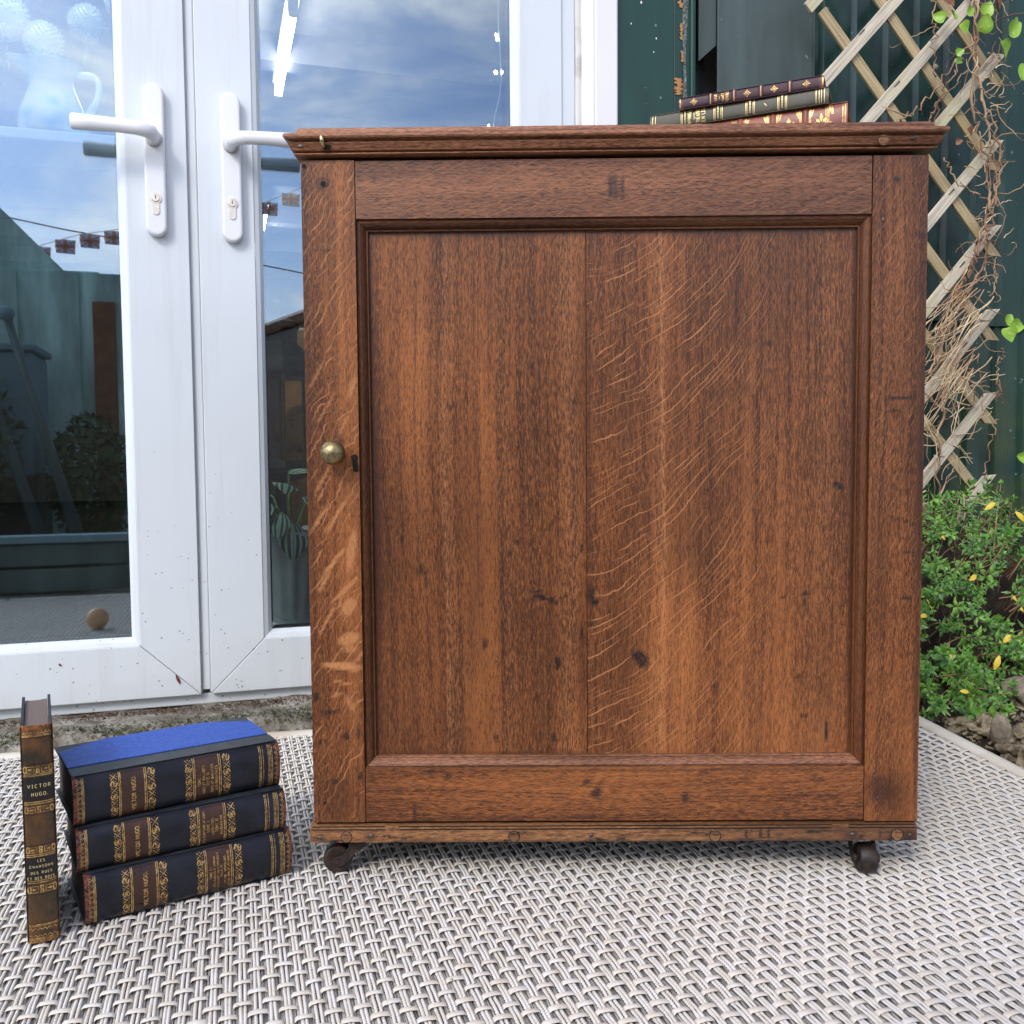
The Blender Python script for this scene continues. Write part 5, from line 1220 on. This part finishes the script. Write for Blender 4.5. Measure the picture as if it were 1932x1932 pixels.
for i in range(55):    # tangled dry runners that hug the trellis edge
    z_ = random.uniform(.55, 1.42); u = 1.075+random.gauss(0, .025)+.02*math.sin(z_*9); 
    lines.append(wander(VP(u, z_, random.uniform(-.03, .03)), (random.gauss(0, 1), 0, random.gauss(-.3, .8)), random.uniform(.05, .16), .008, .28))
seg_mesh(lines, .0013).build('dry_runners', M_stem, vine, smooth=True)['kind'] = 'stuff'
lines = []
for i in range(120):   # short curling tendrils
    z_ = random.uniform(.35, 1.35); u = 1.09+random.gauss(0, .03) if z_ > .75 else 1.02+random.gauss(0, .035)
    lines.append(wander(VP(u, z_, random.uniform(-.03, .02)), (abs(random.gauss(.8, .6)) if random.random() < .7 else -1, 0, random.gauss(.1, .5)), random.uniform(.02, .05), .004, .32))
for i in range(75):    # pale straw bundle low on the left, sweeping down to the cabinet side
    z_ = random.uniform(.58, .80); u = 1.05+random.gauss(0, .02)
    lines.append(wander(VP(u, z_, random.uniform(-.03, .03)), (-1, 0, -1.0+random.gauss(0, .35)), random.uniform(.08, .20), .012, .10))
for i in range(45):
    z_ = random.uniform(.30, .60); u = random.uniform(.93, 1.05)
    lines.append(wander(VP(u, z_, random.uniform(-.03, .03)), (random.gauss(0, 1), 0, random.gauss(-.5, .8)), random.uniform(.05, .13), .010, .22))
seg_mesh(lines, .00125).build('dry_twigs', M_twig, vine, smooth=True)['kind'] = 'stuff'
def vleaf(u, z_, s, tilt, mat, spin=None):
    """heart shaped leaf folded along its midrib with wavy edge"""
    out = [(0, 0), (-.30, -.16), (-.55, .05), (-.58, .32), (-.42, .62), (-.18, .90), (0, 1.08), (.18, .90), (.42, .62), (.58, .32), (.55, .05), (.30, -.16)]
    mb = MB(); mid = [(0, .0), (0, .3), (0, .6), (0, .85)]
    def q(x, y): return (x*s, -.35*abs(x)*s + .10*s*math.sin(y*4+x*5), y*s)
    mb.v = [q(*o_) for o_ in out] + [q(*m_) for m_ in mid]
    mb.f = [(0, 1, 12), (1, 2, 12), (2, 3, 13, 12), (3, 4, 14, 13), (4, 5, 15, 14), (5, 6, 15), (6, 7, 15), (7, 8, 14, 15), (8, 9, 13, 14), (9, 10, 12, 13), (10, 11, 12), (11, 0, 12)]
    o = mb.build('leaf', mat, vine, smooth=True, sub=1); o.location = VP(u, z_, -.03+random.uniform(-.012, .01))
    o.rotation_euler = (random.uniform(-.5, .3), tilt, spin if spin is not None else random.uniform(-.6, .6)); return o
for u, z_, s, tl in ((.958, 1.246, .022, -1.1), (.985, 1.254, .020, .2), (.990, 1.238, .022, 2.4), (1.005, 1.262, .018, 1.0), (1.052, 1.268, .026, .5), (1.048, 1.236, .030, .15), (1.098, 1.222, .036, 2.6), (1.108, 1.240, .030, .9), (1.120, 1.252, .020, .3), (1.150, 1.155, .030, -.3), (1.155, 1.20, .022, 2.9),
                     (1.19, 1.235, .022, -.5), (.975, 1.178, .014, 1.2), (.985, 1.172, .012, 2.1), (1.112, .668, .028, 2.8), (1.125, .682, .022, .7), (1.135, .676, .026, 1.7), (1.178, .41, .024, -1.2), (1.19, .42, .03, 1.3)): vleaf(u, z_, s, tl, M_vleaf)
for u, z_, s, tl in ((.962, 1.292, .026, 2.4), (1.075, 1.30, .030, 2.8), (1.145, 1.236, .018, 1.6), (1.01, 1.045, .018, 2.5), (.99, 1.02, .012, 1.4)): vleaf(u, z_, s, tl, M_vleaf2)
MB().tube([H(*v) - H(1.05, .68, 0) if False else v for v in [VP(.80, 1.062, -.05), VP(.82, 1.05, -.06), VP(.845, 1.045, -.06), VP(.865, 1.047, -.055)]], [.001, .0016, .0012, .0008], 5).build('stem', M_twig, vine)

# =================================================================== GREEN BUSH, BED, STONES
bed = MB().grid(50, 30, lambda a, c: (.64+1.0*a, -.1+.88*c, -.004 + .055*min(1, max(0, (a*1.0-.03)/.25)) + .06*max(0, c-.4) + random.uniform(-.004, .006))).build('planting_bed', M_soil, None, smooth=True)
bed.rotation_euler = (0, 0, PSI); bed['kind'] = 'structure'
bush = thing('green_bush', 'low green bush with whorls of narrow leaves beside the cabinet', 'bush', H(.98, .60, .02), PSI)
V = []; F = []; SV_ = MB(); tips = []
def leafq(base, dr, nrm, ln, wd):
    sd_ = dr.cross(nrm).normalized(); o = len(V)
    V.extend([base, base+dr*ln*.45+sd_*wd-nrm*wd*.35, base+dr*ln*.5+nrm*ln*.03, base+dr*ln*.45-sd_*wd-nrm*wd*.35, base+dr*ln-nrm*ln*.10])
    F.extend([(o, o+1, o+2), (o, o+2, o+3), (o+1, o+4, o+2), (o+2, o+4, o+3)])
R_ = random.Random(3)
shoots = []
while len(shoots) < 430:
    u, n_, z_ = R_.uniform(-.34, .22), R_.uniform(-.24, .10), R_.uniform(-.03, .34)
    e = ((u+.02)/.33)**2 + ((n_-.06)/.27)**2 + ((z_-.03)/.30)**2
    if .60 < e < 1.12: shoots.append((u, n_, z_))
for i in range(150): shoots.append((R_.uniform(-.33, .05), R_.uniform(-.33, -.14), R_.uniform(-.02, .09)))
for u, n_, z_ in shoots:
    out = Vector((u*1.2, (n_-.06)*1.6-.12, (z_-.02)*.9+.06+R_.gauss(0, .07))).normalized()
    out = (out + Vector((R_.gauss(0, .35), R_.gauss(0, .3), R_.gauss(.1, .3)))).normalized()
    p0 = Vector((u, n_, z_)); Ls = R_.uniform(.035, .07)
    b0 = p0 - out*Ls*1.3 - Vector((0, 0, .02))
    SV_.tube([b0, p0-out*Ls*.5, p0, p0+out*Ls*.4], [.0013, .0012, .001, .0006], 4, False)
    nw = R_.randint(3, 6); sc = R_.choice((.7, .9, 1.0, 1.1, 1.3, 1.6))
    a0_ = R_.uniform(0, 6)
    ex = out.orthogonal().normalized(); ey = out.cross(ex)
    for wn in range(nw):
        t = wn/(nw-1); c = p0 + out*(Ls*.4*(t*2.0-1.0)); nl_ = 4 if wn < nw-1 else 5
        for k_ in range(nl_):
            an = a0_ + wn*.8 + 2*PI*k_/nl_ + R_.gauss(0, .2); rad = ex*math.cos(an)+ey*math.sin(an)
            el = .25+.9*t**2 + R_.gauss(0, .15)
            dr = (rad*math.cos(el)+out*math.sin(el)).normalized(); nrm = (out*math.cos(el)-rad*math.sin(el)).normalized()
            leafq(c, dr, nrm, sc*R_.uniform(.013, .019)*(1-.35*t), sc*R_.uniform(.0024, .0036))
fo = npmesh('foliage', V, [f for f in F], M_leaf, bush, False); fo['kind'] = 'stuff'
SV_.build('stems', M_stem, bush, smooth=True)['kind'] = 'stuff'
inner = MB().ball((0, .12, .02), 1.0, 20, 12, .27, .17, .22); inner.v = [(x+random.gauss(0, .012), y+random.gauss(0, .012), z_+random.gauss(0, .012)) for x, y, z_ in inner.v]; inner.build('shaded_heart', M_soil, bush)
def yleaf(u, n, z_, ln, wd, rz, ry, mat):
    mb = MB().grid(6, 2, lambda a, c: (ln*(a-.5), (c-.5)*2*wd*math.sin(PI*min(.995, max(.03, a)))**.7, -.25*abs(c-.5)*wd+.1*ln*math.sin(PI*a)))
    o = mb.build('yellow_leaf', mat, bush, smooth=True); o.location = (u-.98, n-.60, z_-.02); o.rotation_euler = (1.2, ry, rz); return o
for px, py, ds, ln, wd, ry in ((1780, 1015, 1.46, .016, .004, .3), (1836, 1090, 1.40, .018, .004, -.4), (1795, 1240, 1.34, .014, .003, .6), (1900, 1205, 1.36, .016, .004, -.8), (1820, 1305, 1.33, .015, .003, .2), (1742, 1162, 1.30, .022, .0032, .05), (1751, 1137, 1.31, .014, .0032, .9), (1757, 1150, 1.31, .015, .0030, 1.0), (1881, 1250, 1.33, .022, .0045, -1.2), (1915, 1130, 1.36, .016, .004, .4), (1928, 1150, 1.36, .014, .004, .2), (1868, 955, 1.52, .022, .004, -.6), (1925, 975, 1.5, .024, .005, .8), (1848, 1190, 1.33, .018, .003, -.9)):
    q = through(px, py, ds); yleaf(q[0], q[1], q[2], ln, wd, random.uniform(-.5, .5), ry, M_yel if py != 1190 else M_vleaf)
def stone(label, u, n, z_, sx, sy, sz, mat, seed, rough=.16):
    bm = bmesh.new(); bmesh.ops.create_icosphere(bm, subdivisions=4, radius=1)
    rr = random.Random(seed); ph = [(Vector((rr.gauss(0, 1), rr.gauss(0, 1), rr.gauss(0, 1))).normalized(), rr.uniform(1.5, 9), rr.uniform(0, 6)) for _ in range(16)]
    for v in bm.verts:
        d = v.co.normalized(); h = 1
        for w_, f, p_ in ph: h += rough*1.6/f*math.sin(f*d.dot(w_)*1.6+p_)
        v.co = Vector((d.x*sx, d.y*sy, d.z*sz))*h
    me = bpy.data.meshes.new('stone'); bm.to_mesh(me); bm.free(); me.polygons.foreach_set('use_smooth', [True]*len(me.polygons)); me.materials.append(mat)
    o = bpy.data.objects.new('stone', me); COL.objects.link(o); o.location = H(u, n, z_); o.rotation_euler = (0, 0, PSI+rr.uniform(-.4, .4)); tag(o, label, 'stone', 'stones edging the planting bed'); return o
def spx(px, py, d): return through(px, py, d)
for lb, px, py, d, sx, sy, sz, mt, sd_ in (
    ('upright rounded grey stone just behind the rug edge', 1887, 1378, 1.30, .0125, .014, .024, M_rock2, 1), ('large smooth stone at the right edge of the photo', 1937, 1312, 1.45, .036, .034, .030, M_rock2, 2),
    ('crumbling brown stone right of the upright one', 1922, 1392, 1.30, .020, .018, .016, M_rock, 3), ('rough lump at the far right beside the rug edge', 1945, 1432, 1.25, .022, .018, .015, M_rock, 4),
    ('small ochre stone left of the upright one', 1858, 1362, 1.37, .011, .013, .010, M_rock, 5), ('grey broken stone under the bush leaves', 1868, 1330, 1.45, .018, .017, .012, M_rock, 6),
    ('low dark stone against the rug binding', 1845, 1380, 1.36, .018, .014, .009, M_rock, 7), ('flat mossy stone behind the rug edge below the bush', 1806, 1368, 1.40, .020, .018, .009, M_rock, 8), ('stone lump under the rug edge at right', 1905, 1418, 1.27, .018, .014, .011, M_rock, 9)):
    q = spx(px, py, d); stone(lb, q[0], q[1], q[2], sx, sy, sz, mt, sd_, .10 if mt is M_rock2 else .2)
gv = []
def gravp():
    u = random.uniform(.655, 1.1); n = random.uniform(-.05, .5); return Vector((u, n, .005+.045*min(1, max(0, u-.67)/.25)+random.uniform(0, .012))), random.uniform(.003, .010)
scatter('rubble', 1500, gravp, M_rock, 'stuff', 'crumbled stone rubble between the edging stones', 'rubble')
o = flatleaf('fallen_leaf', 'small orange dry leaf lying on the rug in front of the upright book', 0, 0, .017, .0022, 0, newmat('orange_dry_leaf', (.62, .38, .20), .6)[0])
o.location = (through(112, 1858, 0.70)[0]*0+H(-.4885, -.2005, .0035).x, H(-.4885, -.2005, 0).y, .0035); o.rotation_euler = (-PI/2, 0, PSI+.2)

# =================================================================== YARD BEHIND THE CAMERA (seen in the glass)
sh = thing('garden_shed', 'olive green shed with sloping roof, seen reflected in the left pane', 'shed', H(0, -3.1, 0), PSI)
shp = [(-3.6, 0), (-.945, 0), (-.945, 1.29), (-1.03, 1.29), (-1.03, 1.45), (-1.20, 1.45), (-1.47, 1.735), (-2.3, 2.6), (-3.6, 2.6)]
fixn(MB().prism([(a, c) for a, c in shp], -1.4, -.06, lambda p_, q_, t: (p_, t, q_)).build('wall', M_gshed, sh))
M_brick = rocky('orange_brick', (.32, .13, .06), (.18, .08, .05), (.42, .20, .11), 20)
MB().box(-1.06, -.948, -.055, -.02, 0, 1.285).build('brick_pier', M_brick, sh)
for i in range(9): MB().box(-3.5+i*.3, -3.5+i*.3+.27, -.06, -.045, 0, 1.44).build('board', M_gshed, sh)
M_ballw = newmat('varnished_ball', (.72, .40, .20), .4)[0]
M_slate = newmat('slate_blue_paint', (.20, .34, .40), .5)[0]
wb = thing('water_butt', 'slate blue tank beside the shed, seen only reflected', 'tank', H(-1.52, -2.75, 0), PSI)
MB().box(-.45, .26, -.2, .2, .35, .95).build('body', M_slate, wb, bevel=.02); MB().box(-.47, .28, -.22, .22, .95, .985).build('lid', M_slate, wb, bevel=.01); MB().box(-.45, .26, -.18, .18, 0, .35).build('stand', M_gdark, wb)
for lb, a, c in (('dark leaning garden pole left of its twin, seen reflected', (-1.47, -2.3, 1.02), (-1.18, -2.3, .0)), ('dark leaning garden pole right of its twin, seen reflected', (-1.30, -2.25, 1.08), (-1.02, -2.25, .0))):
    t = thing('garden_pole', lb, 'pole', H(0, 0, 0)); A_, B_ = H(*a), H(*c)
    MB().tube([A_, A_+(B_-A_)*.5, B_], [.018, .022, .03], 8).build('shaft', M_gplant, t, smooth=True); MB().ball(A_, .035, 10, 8).build('finial', M_slate, t, smooth=True)
def shrub(name, label, u, n, z0, rx, ry, rz, cnt, mat, cat='shrub', ls=.05):
    t = thing(name, label, cat, H(u, n, z0), PSI); V2 = []; F2 = []; r = random.Random(int(abs(u*1000)))
    for i in range(cnt):
        d = Vector((r.gauss(0, 1), r.gauss(0, 1), r.gauss(0, 1))).normalized()*r.uniform(.45, 1)**.5; c = Vector((d.x*rx, d.y*ry, d.z*rz+rz))
        e = Vector((r.gauss(0, 1), r.gauss(0, 1), r.gauss(0, 1))).normalized(); f_ = e.cross(d).normalized(); o = len(V2); V2 += [c-e*ls*.6, c+f_*ls*.25, c+e*ls*.6, c-f_*ls*.25]; F2.append((o, o+1, o+2, o+3))
    npmesh('foliage', V2, F2, mat, t, False)['kind'] = 'stuff'
    for i in range(5): MB().tube([(0, 0, 0), (r.gauss(0, rx*.3), r.gauss(0, ry*.3), rz), (r.gauss(0, rx*.6), r.gauss(0, ry*.6), rz*1.7)], [.014, .009, .003], 5).build('stem', M_stem, t)
M_leafd = leafmat('dark_shrub_leaf', (.025, .065, .02), (.06, .12, .03), None, .5)
shrub('fern', 'feathery green fern in front of the shed, seen reflected', -1.02, -2.6, 0, .22, .2, .33, 1300, M_leafd, 'fern')
shrub('garden_shrub', 'loose shrub between tank and poles, seen reflected', -1.62, -2.35, 0, .35, .2, .5, 1300, M_leafd)
shrub('garden_shrub', 'airy shrub at the corner of the shed, seen reflected', -.80, -3.4, .2, .22, .3, .55, 900, M_leafd)
tp = thing('timber_planter', 'low blackish green timber planter across the rug end, seen reflected', 'planter', H(-1.3, -.86, 0), PSI)
MB().box(-.9, .62, -.10, -.07, .0, .075).build('board', M_gplant, tp, bevel=.004); MB().box(-.9, .62, -.10, -.075, .085, .155).build('board', M_gplant, tp, bevel=.004)
MB().box(-.92, .64, -.12, -.05, .16, .185).build('coping', M_slate, tp, bevel=.004); MB().box(-.9, .62, -.45, -.42, 0, .155).build('board', M_gplant, tp); MB().box(-.88, .48, -.41, -.11, .01, .13).build('soil', M_soil, tp)
bl = thing('wooden_ball', 'orange brown wooden ball on the rug, seen reflected in the left pane', 'ball', H(-.69, -.155, .0))
MB().ball((0, 0, .028), .027, 24, 16).build('ball', M_ballw, bl, smooth=True)
# bunting
def cloth(name, c):
    m = bpy.data.materials.new(name); m.use_nodes = True; nt = m.node_tree; nt.nodes.clear(); out = nd(nt, 'ShaderNodeOutputMaterial')
    d = nd(nt, 'ShaderNodeBsdfDiffuse', {'Color': (*c, 1)}); t = nd(nt, 'ShaderNodeBsdfTranslucent', {'Color': (*c, 1)})
    nt.links.new(nd(nt, 'ShaderNodeMixShader', {0: .6, 1: d.outputs[0], 2: t.outputs[0]}).outputs[0], out.inputs[0]); return m
M_bred = cloth('bunting_red', (.80, .36, .30)); M_bblue = cloth('bunting_blue', (.38, .44, .66)); M_bwhite = cloth('bunting_white', (.85, .80, .76))
bt_ = thing('bunting', 'string of small red white and blue flags across the yard, seen reflected', 'bunting', H(0, 0, 0))
def flag(c, s):
    a = MB().add([c+U*(-s)+Vector((0, 0, 0)), c+U*s, c+U*s*.9+Vector((0, 0, -1.5*s)), c+U*(-s*.95)+Vector((0, 0, -1.4*s))], [(0, 1, 2, 3)]).build('flag', M_bblue, bt_)
    for sg in (-1, 1):
        cr = c - NV*(-.004)
        for m_, w_, off in ((M_bwhite, .42, .004), (M_bred, .2, .008)):
            A_, B_ = c+U*(-s*sg)+NV*off, c+U*(s*sg)*.92+NV*off+Vector((0, 0, -1.45*s)); dz = Vector((0, 0, s*w_)); MB().add([A_, A_-dz, B_, B_+dz], [(0, 1, 2, 3)]).build('stripe', m_, a)
    for m_, w_, off in ((M_bwhite, .34, .012), (M_bred, .2, .016)):
        q = c+NV*off; MB().add([q-U*s*w_, q+U*s*w_, q+U*s*w_+Vector((0, 0, -1.45*s)), q-U*s*w_+Vector((0, 0, -1.45*s))], [(0, 1, 2, 3)]).build('stripe', m_, a)
        q = q+NV*.001; z1 = Vector((0, 0, -.72*s)); dz = Vector((0, 0, s*w_*.8)); MB().add([q-U*s+z1-dz, q+U*s*.95+z1-dz, q+U*s*.95+z1+dz, q-U*s+z1+dz], [(0, 1, 2, 3)]).build('stripe', m_, a)
P_ = [H(-2.3, -5.05, 1.80), H(-1.703, -5.05, 1.95), H(-1.375, -5.06, 2.07), H(-1.05, -5.08, 2.14), H(-.6, -5.07, 2.24), H(-.11, -5.06, 2.37), H(.22, -5.02, 2.52), H(.8, -5, 2.75)]
MB().tube(P_, .003, 4).build('cord', M_bwhite, bt_)
for i in range(len(P_)-1):
    for k_ in range(2): flag(P_[i]+(P_[i+1]-P_[i])*(k_/2+.2)-Vector((0, 0, .01)), .068)
wr = thing('overhead_cable', 'thin black cable crossing the sky, seen reflected in the right pane', 'cable', H(0, 0, 0))
MB().tube([H(-6, -5.2, 2.9), H(-1.5, -5.15, 2.12), H(-.08, -5.137, 1.93), H(.2, -5.13, 1.885), H(4, -5, 1.6)], .005, 5).build('cable', M_gdark, wr)

# =================================================================== PERSON taking the photograph (reflected)
M_jacket = paint('dark_navy_jacket', (.012, .014, .02), .7, bumpy=.4); M_shirt = paint('blue_grey_shirt', (.16, .20, .30), .8, bumpy=.5); M_skin = newmat('skin', (.52, .31, .22), .5)[0]; M_hair = newmat('brown_hair', (.05, .03, .02), .6)[0]; M_trs = paint('black_trousers', (.012, .012, .014), .8)
per = thing('person', 'person in dark jacket and pale blue shirt kneeling behind the camera with a phone', 'person', H(-.355, -1.16, 0), PSI)
def skin(name, verts, edges, radii, mat, parent, sub=2):
    me = bpy.data.meshes.new(name); me.from_pydata(verts, edges, []); o = bpy.data.objects.new(name, me); COL.objects.link(o); o.parent = parent; me.materials.append(mat)
    o.modifiers.new('skin', 'SKIN'); me_s = me.skin_vertices[0] if me.skin_vertices else None
    if not me.skin_vertices:
        bm = bmesh.new(); bm.from_mesh(me); bm.verts.layers.skin.verify(); bm.to_mesh(me); bm.free()
    for i, r in enumerate(radii): me.skin_vertices[0].data[i].radius = (r, r) if not isinstance(r, tuple) else r
    me.skin_vertices[0].data[0].use_root = True
    s_ = o.modifiers.new('sub', 'SUBSURF'); s_.levels = sub; s_.render_levels = sub
    return o
bv = [(0, -.10, .42), (0, -.10, .56), (0, -.07, .72), (0, -.04, .84), (0, -.02, .90), (0, 0, .97), (0, .01, 1.06),
      (-.17, -.05, .83), (-.25, .06, .62), (-.12, .20, .48), (.17, -.05, .83), (.25, .06, .62), (.12, .20, .48),
      (-.11, -.08, .40), (-.17, .26, .34), (-.16, .06, .07), (-.16, .20, .04), (.11, -.08, .40), (.15, .20, .08), (.14, -.22, .07), (.14, -.34, .05)]
be = [(0, 1), (1, 2), (2, 3), (3, 4), (4, 5), (5, 6), (3, 7), (7, 8), (8, 9), (3, 10), (10, 11), (11, 12), (0, 13), (13, 14), (14, 15), (15, 16), (0, 17), (17, 18), (18, 19), (19, 20)]
br = [(.16, .12), (.15, .11), (.17, .12), (.13, .09), .055, .085, .075, .075, .055, .038, .075, .055, .038, .095, .075, .05, .04, .095, .075, .05, .04]
skin('body', bv, be, br, M_skin, per)
skin('jacket', bv[:5]+[bv[7], bv[8], bv[10], bv[11]], [(0, 1), (1, 2), (2, 3), (3, 4), (3, 5), (5, 6), (3, 7), (7, 8)], [(.185, .14), (.175, .13), (.19, .14), (.15, .105), .07, .092, .072, .092, .072], M_jacket, per)
skin('shirt_sleeve', [(-.235, .03, .66), (-.25, .07, .61), (-.19, .13, .55), (-.14, .18, .50)], [(0, 1), (1, 2), (2, 3)], [.082, .078, .062, .05], M_shirt, per)
skin('shirt_sleeve', [(.235, .03, .66), (.25, .07, .61), (.19, .13, .55), (.14, .18, .50)], [(0, 1), (1, 2), (2, 3)], [.082, .078, .062, .05], M_shirt, per)
skin('trousers', [bv[0]]+bv[13:16]+bv[17:20], [(0, 1), (1, 2), (2, 3), (0, 4), (4, 5), (5, 6)], [(.17, .13), .105, .085, .06, .105, .085, .06], M_trs, per)
for s_ in (-1, 1):
    hv = [(s_*.12, .20, .48), (s_*.095, .235, .465), (s_*.075, .262, .455)]; he = [(0, 1), (1, 2)]; hr = [.024, .027, .026]
    for k_, (dz, l) in enumerate(((.022, .9), (.008, 1.0), (-.006, .95), (-.019, .75))):
        b0 = len(hv); hv += [(s_*.068, .275, .455+dz), (s_*.052, .285, .455+dz), (s_*(.052-.022*l), .278, .455+dz)]; he += [(2, b0), (b0, b0+1), (b0+1, b0+2)]; hr += [.0095, .009, .008]
    b0 = len(hv); hv += [(s_*.085, .225, .492), (s_*.066, .235, .508)]; he += [(1, b0), (b0, b0+1)]; hr += [.011, .009]
    skin('hand', hv, he, hr, M_skin, per)
MB().ball((0, -.012, 1.045), .095, 20, 14, .9, 1.0, 1.1).build('hair', M_hair, per, smooth=True)
MB().ball((0, .075, 1.01), .012, 10, 8, .8, 1, 1.3).build('nose', M_skin, per, smooth=True)
for s_ in (-1, 1): MB().ball((s_*.032, .078, 1.035), .009, 10, 8).build('eye', M_white, per, smooth=True); MB().ball((s_*.088, .0, 1.02), .016, 8, 6, .4, .8, 1.3).build('ear', M_skin, per, smooth=True)
MB().box(-.022, .022, .083, .086, .975, .982).build('mouth', newmat('lip', (.35, .14, .12), .5)[0], per)
ph = MB().box(-.075, .075, -.004, .004, -.036, .036).build('phone', M_gdark, None, bevel=.003); ph.location = H(-.355+.03, -.856, .41); ph.rotation_euler = (0, 0, PSI); tag(ph, 'black phone held level by the kneeling person', 'phone')
